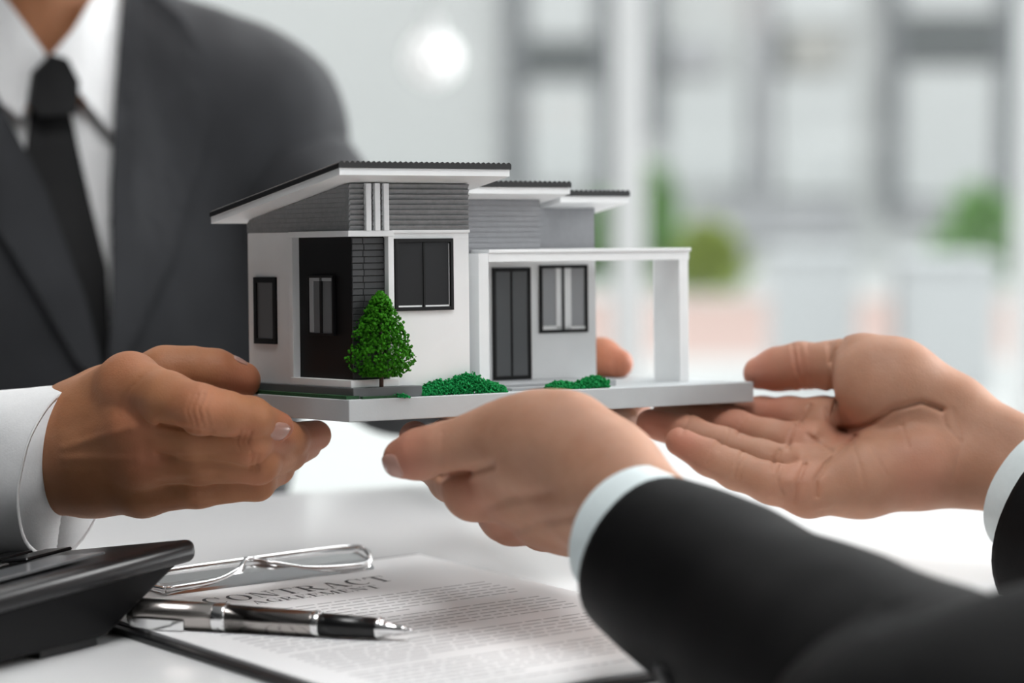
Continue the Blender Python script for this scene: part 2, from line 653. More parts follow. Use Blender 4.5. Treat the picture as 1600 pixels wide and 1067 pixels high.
for x0, x1, y0, y1, m in [(788, 818, -100, 300, 'bar'), (934, 962, -100, 300, 'bar'), (1004, 1030, -100, 215, 'bar'), (1172, 1200, -100, 310, 'bar_light'),
                          (1374, 1400, -100, 335, 'bar'), (1552, 1582, -100, 330, 'bar')]:
    fac('frame_bar', x0, x1, y0, y1, M[m], 0.06)
for x0, x1, y0, y1, m in [(818, 936, 66, 120, 'bar_dark'), (1008, 1046, 58, 122, 'bar_dark'), (1196, 1226, 48, 112, 'bar_dark'), (1226, 1302, 44, 112, 'bar_beige'),
                          (1398, 1554, 28, 100, 'bar_dark'), (1046, 1110, 66, 112, 'bar_light'), (1556, 1580, 165, 240, 'bar_dark')]:
    fac('spandrel', x0, x1, y0, y1, M[m], 0.05)
for x0, x1, y0, y1 in [(826, 930, 128, 290), (826, 926, -100, 58), (1040, 1160, 130, 290), (1208, 1335, 120, 300), (1404, 1548, 106, 308), (1404, 1548, -100, 20), (1208, 1335, -100, 40)]:
    fac('panel', x0, x1, y0, y1, M['facade_panel'], 0.045)
for x0, x1, y0, y1, m in [(1110, 1330, 312, 372, 'bar_light'), (1385, 1480, 316, 345, 'bar_light'), (1160, 1186, 248, 296, 'bar')]:
    fac('low_wall_panel', x0, x1, y0, y1, M[m], 0.05)


# white boxes standing in the court
def planter(x0, x1, ytop, ybase, label):
    Y = CAM.z * FPX / (ybase - 100)
    a, b = pxw(x0, Y), pxw(x1, Y)
    r = empty('planter_box', (0.5 * (a + b), Y, -0.02))
    hw = 0.5 * (b - a)
    zt = pxz(ytop, Y) + 0.02
    box('body', (-hw, hw, -hw, hw, 0, zt - 0.02), M['planter'], r, bev=0.008)
    box('rim', (-hw - 0.01, hw + 0.01, -hw - 0.01, hw + 0.01, zt - 0.02, zt), M['planter'], r, bev=0.004)
    tag(r, label, 'planter', 'white boxes in the courtyard')


planter(1205, 1332, 388, 596, 'white courtyard box left of the other, above the right hand thumb')
planter(1402, 1545, 400, 600, 'wider white courtyard box near the right picture edge')


# shrubs: clusters of leaf-sized blades
def shrub(x, y0, y1, wpx, Y, m, label):
    zt, zb = pxz(y0, Y), 0.0
    c = Vector((pxw(x, Y), Y, zb))
    wd = wpx / FPX * Y * 0.5
    ht = max(zt - zb, 0.1)
    r = empty('shrub', c)
    V, F = [], []
    for i in range(520):
        a, e = random.uniform(0, 2 * PI), random.random()
        rr = math.sqrt(random.random()) * wd * math.sqrt(max(0.02, 1 - (e * 0.95) ** 2))
        p = Vector((math.cos(a) * rr, math.sin(a) * rr * 0.6, e * ht))
        d = Vector((random.uniform(-1, 1), random.uniform(-1, 1), random.uniform(-0.3, 1))).normalized()
        s = d.cross(Vector((random.uniform(-1, 1), random.uniform(-1, 1), 0.3))).normalized()
        L = 0.08
        b = len(V)
        V += [p, p + d * L * 0.5 + s * L * 0.22, p + d * L, p + d * L * 0.5 - s * L * 0.22 + d.cross(s) * 0.01]
        F.append((b, b + 1, b + 2, b + 3))
    tag(mesh('foliage', V, F, m, r), kind='stuff')
    rod('stem', [(0, 0, 0, 0.01, 0.01), (0.01, 0, ht * 0.6, 0.006, 0.006)], M['trunk'], r)
    tag(r, label, 'shrub', 'shrubs along the building')


shrub(1022, 270, 415, 75, 13.0, M['shrub'], 'taller green shrub just right of the white window post')
shrub(945, 320, 400, 60, 13.2, M['shrub'], 'green shrub seen just left of the white window post')
shrub(1105, 358, 425, 120, 12.6, M['shrub2'], 'low yellowish green shrub beyond the porch corner of the model')
shrub(1528, 300, 398, 150, 13.0, M['shrub'], 'broad green shrub near the right picture edge')

# glowing fill panels added at the ceiling to brighten table and hands
em = bpy.data.materials.new('fill_emission')
em.use_nodes = True
eb = em.node_tree.nodes['Principled BSDF']
eb.inputs['Base Color'].default_value = (0.9, 0.9, 0.9, 1)
eb.inputs['Emission Color'].default_value = (1, 1, 1, 1)
eb.inputs['Emission Strength'].default_value = 4.2
em2 = em.copy()
em2.node_tree.nodes['Principled BSDF'].inputs['Emission Strength'].default_value = 7.0
for lx, ly, lab in ((0.12, 0.62, 'added square fill panel above the near end of the table'), (0.55, 2.75, 'added square fill panel above the far side of the table'),
                    (-1.6, 4.4, 'added square fill panel nearest the dark left wall'), (1.9, 4.4, 'added square fill panel near the glass on the right')):
    cl_ = empty('fill_panel', (lx, ly, 2.9))
    tag(cl_, lab, 'ceiling light', 'added fill panels')
    box('fill_frame', [(-0.53, 0.53, -0.53, -0.5, -0.03, 0), (-0.53, 0.53, 0.5, 0.53, -0.03, 0), (-0.53, -0.5, -0.5, 0.5, -0.03, 0), (0.5, 0.53, -0.5, 0.5, -0.03, 0)], M['post'], cl_)
    box('fill_face', (-0.5, 0.5, -0.5, 0.5, -0.02, -0.012), em2 if ly < 1.5 else em, cl_)

# frosted globe lamp hanging near the glass
lm = bpy.data.materials.new('lamp_globe')
lm.use_nodes = True
lb = lm.node_tree.nodes['Principled BSDF']
lb.inputs['Base Color'].default_value = (0.9, 0.9, 0.9, 1)
lb.inputs['Emission Color'].default_value = (1, 0.99, 0.97, 1)
lb.inputs['Emission Strength'].default_value = 0.22
lp_ = at(676, 92, 5.2)
lamp = empty('pendant_lamp', (lp_.x, lp_.y, 2.9))
tag(lamp, 'glowing white globe lamp far behind the shoulder of the man', 'lamp')
dz_ = lp_.z - 2.9
bm = bmesh.new()
bmesh.ops.create_uvsphere(bm, u_segments=24, v_segments=16, radius=0.048)
for v in bm.verts:
    v.co.z += dz_
me = bpy.data.meshes.new('globe')
bm.to_mesh(me); bm.free()
link('globe', me, lm, lamp, smooth=True)
rod('cord', [(0, 0, 0, 0.004, 0.004), (0, 0, dz_ + 0.06, 0.004, 0.004)], M['post'], lamp)
rod('cap', [(0, 0, dz_ + 0.072, 0.012, 0.012), (0, 0, dz_ + 0.042, 0.019, 0.019)], M['post'], lamp, segs=20)

# ------------------------------------------------------------------ table
EDGE = ground(520, 765, TABLE)
TU = Vector((math.cos(math.radians(22)), math.sin(math.radians(22)), 0))
TV = Vector((-TU.y, TU.x, 0))
tc_ = EDGE + TU * 0.28 - TV * 0.62
TM = Matrix.Translation((tc_.x, tc_.y, 0)) @ Matrix.Rotation(math.radians(22), 4, 'Z')
tab = empty('table', mw=TM)
tag(tab, 'glossy white table under the clipboard and calculator', 'table')
box('table_top', (-0.95, 0.95, -0.62, 0.62, TABLE - 0.03, TABLE), M['table'], tab, bev=0.004)
for sx in (-1, 1):
    for sy in (-1, 1):
        box('leg', (sx * 0.88 - 0.025, sx * 0.88 + 0.025, sy * 0.55 - 0.025, sy * 0.55 + 0.025, 0, TABLE - 0.03), M['steel'], tab, bev=0.003)

# ------------------------------------------------------------------ model house
HR = ((0.811918, -0.58368675, -0.00994701), (-0.0264096, -0.01970376, -0.999457), (0.58317382, 0.81173982, -0.03141277))
HT = (-0.07743137, 0.02782664, 1.35)


def cam2w(v):
    return RIGHT * v[0] - UP * v[1] + FWD * v[2]


ax = [cam2w([HR[r][c] for r in range(3)]) for c in range(3)]
ho = CAM + cam2w(HT)
HM = Matrix(((ax[0].x, ax[1].x, ax[2].x, ho.x), (ax[0].y, ax[1].y, ax[2].y, ho.y), (ax[0].z, ax[1].z, ax[2].z, ho.z), (0, 0, 0, 1)))
house = empty('model_house', mw=HM)
tag(house, 'white and grey architectural model house with dark roofs held above the table', 'model house')
H = house
PW, PD = 0.252, 0.118

box('base_plate', (0, PW, 0, PD, -0.0106, 0.0), M['plate'], H, bev=0.0004)
# planting strips and paving laid on the plate
box('turf_strip', [(0.0012, 0.0085, 0.004, 0.112, 0.0, 0.0016), (0.0086, 0.03, 0.0012, 0.0035, 0.0, 0.0012)], M['turf'], H)
box('plinth', (0.0055, 0.0450, 0.0045, 0.112, 0.0, 0.0052), M['plinth'], H, bev=0.0003)
box('step_slab', (0.0068, 0.0345, 0.0085, 0.064, 0.0052, 0.0088), M['white'], H, bev=0.0003)
box('porch_floor', (0.104, 0.176, 0.02, 0.06, 0.0, 0.003), M['paving'], H, bev=0.0002)
box('porch_step', (0.104, 0.165, 0.012, 0.02, 0.0, 0.0015), M['paving'], H, bev=0.0002)

# tower: white lower storey
FY, LX, RX, BYY = 0.012, 0.009, 0.0785, 0.1078
ZS = 0.0803
bm = bmesh.new()
# core set back behind the corner bay
boxes(bm, (LX + 0.004, RX, FY + 0.004, BYY, 0.005, ZS))
# left wall and front wall skins around the bay
boxes(bm, (LX, LX + 0.004, 0.0637, BYY, 0.0, ZS))
boxes(bm, (0.0332, RX, FY, FY + 0.004, 0.0, ZS))
me = bpy.data.meshes.new('tower_wall')
bm.to_mesh(me)
bm.free()
link('tower_wall', me, M['white'], H)
# white surround of the corner bay
box('bay_frame', [(LX - 0.0018, 0.0332, FY - 0.0018, 0.0655, 0.0776, ZS + 0.0002), (0.0300, 0.0332, FY - 0.0018, FY + 0.004, 0.005, 0.0776),
                  (LX - 0.0018, LX + 0.004, 0.0620, 0.0655, 0.005, 0.0776)], M['white'], H, bev=0.0002)
# dark brick bay
bay = box('brick_bay', (LX + 0.0022, 0.0300, FY + 0.0022, 0.0620, 0.0088, 0.0776), M['black'], H)
brows, bz0, bz1 = 22, 0.0092, 0.0772
bh = (bz1 - bz0) / brows
me_b = {}


def brick_mesh(wd, ht, dep):
    key = (round(wd, 5), round(ht, 5))
    if key not in me_b:
        bm_ = bmesh.new()
        boxes(bm_, (0, wd, -dep, 0, 0, ht))
        bmesh.ops.bevel(bm_, geom=[e for e in bm_.edges if all(v.co.y < -dep * 0.5 for v in e.verts)], offset=0.00018, segments=1, affect='EDGES')
        me_ = bpy.data.meshes.new('brick')
        bm_.to_mesh(me_)
        bm_.free()
        me_.materials.append(M['brick'])
        me_b[key] = me_
    return me_b[key]


g = 0.00022
for r in range(brows):
    xs = [LX + 0.0022, LX + 0.0022 + 0.0068, 0.0300]
    if r % 2:
        xs = [LX + 0.0022, LX + 0.0022 + 0.0062, 0.0300]
    for a, b in zip(xs[:-1], xs[1:]):
        o = bpy.data.objects.new('brick', brick_mesh(b - a - g, bh - g, 0.0009))
        COL.objects.link(o)
        o.parent = bay
        o.location = (a + g / 2, FY + 0.0022, bz0 + r * bh + g / 2)


# windows: frame + panes, on a front (y) or left (x) wall
def window(name, side, a0, a1, z0, z1, wall, fw, panes, sashm, split=True, barw=None):
    """side 'y': a is x and wall the y of the outer face; side 'x': a is y"""
    def B(a, b, c, d, e0, e1):
        # a..b along the wall, c..d out of the wall (positive = outwards), e0..e1 height
        return (a, b, wall - d, wall - c, e0, e1) if side == 'y' else (wall - d, wall - c, a, b, e0, e1)
    fr = box(name, [B(a0, a0 + fw, -0.0004, 0.0012, z0, z1), B(a1 - fw, a1, -0.0004, 0.0012, z0, z1),
                    B(a0 + fw, a1 - fw, -0.0004, 0.0012, z0, z0 + fw), B(a0 + fw, a1 - fw, -0.0004, 0.0012, z1 - fw, z1)], sashm, H, bev=0.00015)
    n = len(panes)
    bw = barw if barw is not None else fw * 0.55
    ww = (a1 - a0 - 2 * fw - (n - 1) * bw) / n
    for i in range(n):
        s = a0 + fw + i * (ww + bw)
        box('pane', B(s, s + ww, -0.0002, 0.0003, z0 + fw, z1 - fw), panes[i], fr)
        if i:
            box('glazing_bar', B(s - bw, s, -0.0002, 0.0008, z0 + fw, z1 - fw), sashm, fr)
    return fr, B


f1, B1 = window('window', 'y', 0.0343, 0.0687, 0.0414, 0.0765, FY, 0.0018, [M['pane'], M['pane']], M['black'])
box('inner_sill', [B1(0.0365, 0.0500, 0.0, 0.0006, 0.0432, 0.0440), B1(0.0520, 0.0662, 0.0, 0.0006, 0.0432, 0.0440)], M['white'], f1)
box('inner_jamb', B1(0.0660, 0.0666, 0.0, 0.0005, 0.0440, 0.0740), M['pane_light'], f1)
window('window', 'x', 0.0797, 0.1012, 0.0246, 0.0581, LX, 0.0028, [M['pane_grey']], M['black'])
f2, B2 = window('window', 'x', 0.0278, 0.0512, 0.0297, 0.0591, LX + 0.0013, 0.0012, [M['pane_grey'], M['pane_grey']], M['black'], barw=0.0022)
box('inner_frame', [B2(0.0466, 0.0500, 0.0002, 0.0008, 0.0312, 0.0578), B2(0.0292, 0.0466, 0.0002, 0.0008, 0.0563, 0.0578)], M['pane_light'], f2)

# roofs: corrugated dark sheet over a white soffit board
SL = 0.174


def roof(x0, x1, y0, y1, ztop, pitch_=0.00305, left_cut=0.0):
    bm = bmesh.new()
    n = max(4, int(round((x1 - x0) / pitch_)))
    m = n * 6
    th = 0.0032
    rows = []
    for i in range(m + 1):
        x = x0 + (x1 - x0) * i / m
        wv = 0.00055 * abs(math.sin(PI * n * i / m)) * 2
        rows.append([(x, y0, ztop - 0.001 + wv), (x, y1, ztop - 0.001 + wv - SL * (y1 - y0)), (x, y1, ztop - th - SL * (y1 - y0)), (x, y0, ztop - th)])
    vv = [[bm.verts.new(p) for p in r] for r in rows]
    for a, b in zip(vv[:-1], vv[1:]):
        for k in range(4):
            bm.faces.new((a[k], b[k], b[(k + 1) % 4], a[(k + 1) % 4]))
    bm.faces.new(vv[0])
    bm.faces.new(vv[-1][::-1])
    bmesh.ops.recalc_face_normals(bm, faces=bm.faces[:])
    me = bpy.data.meshes.new('roof')
    bm.to_mesh(me)
    bm.free()
    r = link('roof', me, M['roof'], H)
    i_ = 0.0006
    zb = ztop - th
    prism('soffit_board', [(y0 + i_, zb), (y1 - i_, zb - SL * (y1 - y0 - i_)), (y1 - i_, zb - 0.0034 - SL * (y1 - y0 - i_)), (y0 + i_, zb - 0.0034)], x0 + i_, x1 - i_, 0, M['white'], r)
    return zb - 0.0034


zu1 = roof(-0.0078, 0.0920, -0.0060, 0.1170, 0.1132)


def under1(y):
    return zu1 - SL * (y + 0.006)


# grey siding of the tower: a core and clapboards laid on it
prism('siding_core', [(FY + 0.0006, ZS), (BYY, ZS), (BYY, under1(BYY) - 0.0002), (FY + 0.0006, under1(FY) - 0.0002)], LX + 0.0006, RX - 0.0006, 0, M['grey_board'], H)
nb = 9
zt = under1(FY) - 0.0003
pit = (zt - ZS - 0.0002) / nb
for i in range(nb):
    z0 = ZS + 0.0002 + i * pit
    prism('clapboard', [(FY + 0.0007, z0), (FY + 0.0002, z0), (FY - 0.0009, z0 + pit * 0.80), (FY - 0.0009, z0 + pit * 0.88), (FY + 0.0004, z0 + pit), (FY + 0.0007, z0 + pit)], LX - 0.0001, RX, 0, M['grey_board'], H)
nl = 10
pit2 = (zt - ZS - 0.0002) / nl
for i in range(nl):
    z0 = ZS + 0.0002 + i * pit2
    z1 = z0 + pit2 * 0.93
    yb0 = min(BYY, (zu1 - z0) / SL - 0.006 - 0.001)
    yb1 = min(BYY, (zu1 - z1) / SL - 0.006 - 0.001)
    ya = FY - 0.0002
    if yb1 <= ya + 0.001:
        continue
    prism('clapboard', [(ya, z0), (yb0, z0), (yb1, z1), (ya, z1)], LX - 0.0004, LX + 0.0006, 0, M['grey_board'], H)
for x in (0.0172, 0.0223, 0.0274):
    box('vertical_slat', (x, x + 0.0030, FY - 0.0024, FY, ZS + 0.0001, under1(FY) - 0.0002), M['white'], H, bev=0.0002)
# low parapet over the tower window wall
box('string_course', (0.0332, RX + 0.0004, FY - 0.0006, FY + 0.001, ZS - 0.001, ZS + 0.0004), M['white'], H)

# wing behind the porch
WYP = 0.060
box('wing_wall', (RX, 0.1938, WYP, 0.1078, 0.0, 0.0712), M['white'], H)
G1 = 0.045
zu2 = roof(0.0700, 0.1559, 0.0300, 0.1150, 0.1056)
prism('wing_cladding', [(G1, 0.0695), (0.1075, 0.0695), (0.1075, zu2 - SL * 0.078), (G1, zu2 - SL * 0.0152)], RX - 0.002, 0.1462, 0, M['grey_wall'], H)
zu3 = roof(0.1637 - 0.004, 0.2058, 0.0450, 0.1150, 0.1016)
prism('wing_cladding', [(WYP, 0.0705), (0.1075, 0.0705), (0.1075, zu3 - SL * 0.063), (WYP, zu3 - SL * 0.0152)], 0.1462, 0.1935, 0, M['grey_wall'], H)
for i in range(9):
    z = 0.0718 + i * 0.0027
    box('cladding_strip', (RX - 0.001, 0.1463, G1 - 0.0003, G1 + 0.0002, z, z + 0.0024), M['grey_wall'], H)

# door and window of the wing
dr = box('door', [(0.1262, 0.1282, WYP - 0.0012, WYP, 0.003, 0.0614), (0.1488, 0.1506, WYP - 0.0012, WYP, 0.003, 0.0614),
                  (0.1282, 0.1488, WYP - 0.0012, WYP, 0.0594, 0.0614), (0.1282, 0.1488, WYP - 0.0012, WYP, 0.003, 0.0052), (0.1378, 0.1388, WYP - 0.0010, WYP, 0.0052, 0.0594)], M['black'], H, bev=0.00015)
box('door_panel', (0.1282, 0.1378, WYP - 0.0005, WYP, 0.0052, 0.0594), M['pane_grey'], dr)
box('door_panel', (0.1388, 0.1488, WYP - 0.0005, WYP, 0.0052, 0.0594), M['pane_grey'], dr)
fw_, Bw = window('window', 'y', 0.1564, 0.1879, 0.0268, 0.0624, WYP, 0.0017, [M['pane_light'], M['pane_light']], M['black'])
box('sash_frame', [Bw(0.1672, 0.1702, 0.0002, 0.0007, 0.0285, 0.0607), Bw(0.1722, 0.1770, 0.0002, 0.0007, 0.0285, 0.0607), Bw(0.1581, 0.1702, 0.0002, 0.0007, 0.0285, 0.0305), Bw(0.1722, 0.1862, 0.0002, 0.0007, 0.0285, 0.0300)], M['white'], fw_)

# porch portal
box('porch_frame', [(0.097, 0.1031, 0.030, 0.0550, 0.0, 0.0690), (0.2265, 0.2328, 0.030, 0.0520, 0.0, 0.0645),
                    (0.1031, 0.2335, 0.030, 0.0550, 0.0645, 0.0690)], M['white'], H, bev=0.0002)
box('porch_coping', (0.1031, 0.2343, 0.0293, 0.0550, 0.0690, 0.0708), M['white'], H, bev=0.0003)


# little tree and moss bushes
def clumps(name, centres, m, parent, r0, r1):
    V, F = [], []
    base = bmesh.new()
    bmesh.ops.create_icosphere(base, subdivisions=1, radius=1.0)
    bv = [v.co.copy() for v in base.verts]
    bf = [[v.index for v in f.verts] for f in base.faces]
    base.free()
    for c in centres:
        b = len(V)
        r = random.uniform(r0, r1)
        for v in bv:
            V.append(Vector(c) + v * r * random.uniform(0.3, 1.7))
        F += [[b + i for i in f] for f in bf]
    return tag(mesh(name, V, F, m, parent), kind='stuff')


tree = empty('tree', (0.0222, 0.0058, 0.0))
tree.parent = H
rod('trunk', [(0, 0, 0, 0.0011, 0.0011), (0.0002, 0, 0.014, 0.001, 0.001), (-0.0002, 0, 0.044, 0.0005, 0.0005)], M['trunk'], tree, segs=8)
rod('branch', [(0.0001, 0, 0.013, 0.0006, 0.0006), (0.0045, -0.001, 0.0105, 0.0005, 0.0005), (0.0065, 0, 0.018, 0.0004, 0.0004)], M['trunk'], tree, segs=8)
cs = []
for i in range(3200):
    e = random.random() ** 1.1
    z = 0.0105 + e * 0.0405
    R_ = 0.0182 * float(np.interp(e, [0, 0.08, 0.22, 0.45, 0.7, 0.88, 1.0], [0.62, 0.88, 1.0, 0.86, 0.58, 0.32, 0.05]))
    a = random.uniform(0, 2 * PI)
    lump = 0.88 + 0.30 * noise.noise(Vector((math.cos(a) * 2.4, math.sin(a) * 2.4, e * 8)))
    rr = R_ * lump * (random.random() ** 0.33)
    cs.append((math.cos(a) * rr, math.sin(a) * rr * 0.95, z))
tag(clumps('tree_foliage', cs, M['leaf'], tree, 0.00035, 0.00085), label='dense bright green conical crown')


def bush(x0, x1, yc, hts, dens):
    cs_ = []
    for i in range(dens):
        t = random.random()
        hh = np.interp(t, np.linspace(0, 1, len(hts)), hts)
        a = random.uniform(0, 2 * PI)
        q = random.random() ** 0.5
        e = random.random()
        cs_.append((x0 + (x1 - x0) * t + math.cos(a) * 0.0012, yc + math.sin(a) * 0.0045 * q, hh * e ** 0.7 * math.sqrt(max(0.05, 1 - (math.sin(a) * q) ** 2)) * (0.9 + 0.18 * noise.noise(Vector((t * 26, a, 0))))))
    return clumps('moss_bush', cs_, M['bush'], H, 0.0003, 0.00062)


bush(0.0445, 0.0955, 0.0085, [0.003, 0.006, 0.0085, 0.0075, 0.0105, 0.0115, 0.0085, 0.006, 0.003], 5200)
bush(0.124, 0.1395, 0.008, [0.0025, 0.005, 0.0045, 0.0035], 1300)
bush(0.1415, 0.1600, 0.008, [0.003, 0.0062, 0.0072, 0.004], 1700)
bush(0.0285, 0.0345, 0.0035, [0.001, 0.0018, 0.001], 200)


# ------------------------------------------------------------------ people
def basis(yaw, lean, roll, org):
    """frame of an upper body: x to the person's left, -y forward, z up, origin at the pit of the neck"""
    Rm = Matrix.Rotation(yaw, 4, 'Z') @ Matrix.Rotation(roll, 4, 'Y') @ Matrix.Rotation(lean, 4, 'X')
    return Matrix.Translation(org) @ Rm


def cap(BM, a, b, ra, rb):
    return ('c', np.array(BM @ Vector(a)), np.array(BM @ Vector(b)), ra, rb)


def ell(BM, c, s):
    R3 = np.array(BM.to_3x3())
    return ('e', np.array(BM @ Vector(c)), R3, s)


def torso_prims(BM, g):
    P = [cap(BM, (-0.150, 0.065, -0.060), (0.150, 0.065, -0.060), 0.052 + g, 0.052 + g),
         ell(BM, (0, 0.075, -0.22), (0.165 + g, 0.112 + g, 0.215 + g)),
         ell(BM, (0, 0.080, -0.47), (0.140 + g, 0.112 + g, 0.20 + g))]
    for s in (-1, 1):
        P.append(cap(BM, (s * 0.045, 0.075, 0.022), (s * 0.145, 0.068, -0.050), 0.040 + g, 0.050 + g))
    return P


def head_prims(BM):
    return [[cap(BM, (0, 0.062, -0.06), (0, 0.062, 0.10), 0.056, 0.054),
             ell(BM, (0, 0.045, 0.215), (0.076, 0.095, 0.105)),
             ell(BM, (0, 0.000, 0.150), (0.058, 0.062, 0.060)),
             cap(BM, (-0.012, -0.040, 0.108), (0.012, -0.040, 0.108), 0.017, 0.017),
             cap(BM, (0, -0.052, 0.215), (0, -0.066, 0.184), 0.006, 0.0095),
             cap(BM, (-0.016, -0.055, 0.146), (0.016, -0.055, 0.146), 0.008, 0.008),
             cap(BM, (-0.045, -0.032, 0.232), (0.045, -0.032, 0.232), 0.014, 0.014)]]


def poly_in(p, poly):
    c = False
    n = len(poly)
    for i in range(n):
        (x0, y0), (x1, y1) = poly[i], poly[(i + 1) % n]
        if (y0 > p[1]) != (y1 > p[1]) and p[0] < (x1 - x0) * (p[1] - y0) / (y1 - y0) + x0:
            c = not c
    return c


def panel(name, poly, BM, bvh, off, thick, m, parent, loc, step=0.006, crown=None):
    """cloth panel: outline in body (x, z), laid on the body surface"""
    bm_ = bmesh.new()
    base = [bm_.verts.new((p[0], 0, p[1])) for p in poly]
    f_ = bm_.faces.new(base)
    bmesh.ops.triangulate(bm_, faces=[f_])
    for _ in range(7):
        es = [e for e in bm_.edges if e.calc_length() > step]
        if not es:
            break
        bmesh.ops.subdivide_edges(bm_, edges=es, cuts=1)
        bmesh.ops.triangulate(bm_, faces=bm_.faces[:])
    vs_ = list(bm_.verts)
    ymin = {}
    for v in vs_:
        o = BM @ Vector((v.co.x, -0.6, v.co.z))
        d = (BM.to_3x3() @ Vector((0, 1, 0))).normalized()
        hit = bvh.ray_cast(o, d)
        y = -0.6 + (hit[3] if hit[0] is not None else 0.66)
        ymin[v] = y - off - (crown(v.co.x, v.co.z) if crown else 0)
    for _ in range(6):           # cloth spans small hollows
        new = {}
        for v in vs_:
            nb_ = [e.other_vert(v) for e in v.link_edges]
            new[v] = min(ymin[v], 0.5 * ymin[v] + 0.5 * sum(ymin[q] for q in nb_) / len(nb_))
        ymin = new
    for v in vs_:
        v.co.y = ymin[v]
    bmesh.ops.recalc_face_normals(bm_, faces=bm_.faces[:])
    if sum(f.normal.y for f in bm_.faces) > 0:
        bmesh.ops.reverse_faces(bm_, faces=bm_.faces[:])
    r = bmesh.ops.extrude_face_region(bm_, geom=bm_.faces[:])
    for v in [x for x in r['geom'] if isinstance(x, bmesh.types.BMVert)]:
        v.co.y -= thick
    bmesh.ops.recalc_face_normals(bm_, faces=bm_.faces[:])
    for v in bm_.verts:
        v.co = (BM @ v.co) - loc
    me_ = bpy.data.meshes.new(name)
    bm_.to_mesh(me_)
    bm_.free()
    return link(name, me_, m, parent, smooth=False)


def bvh_of(V, Q):
    return BVHTree.FromPolygons([tuple(v) for v in V], [tuple(int(i) for i in q) for q in Q])


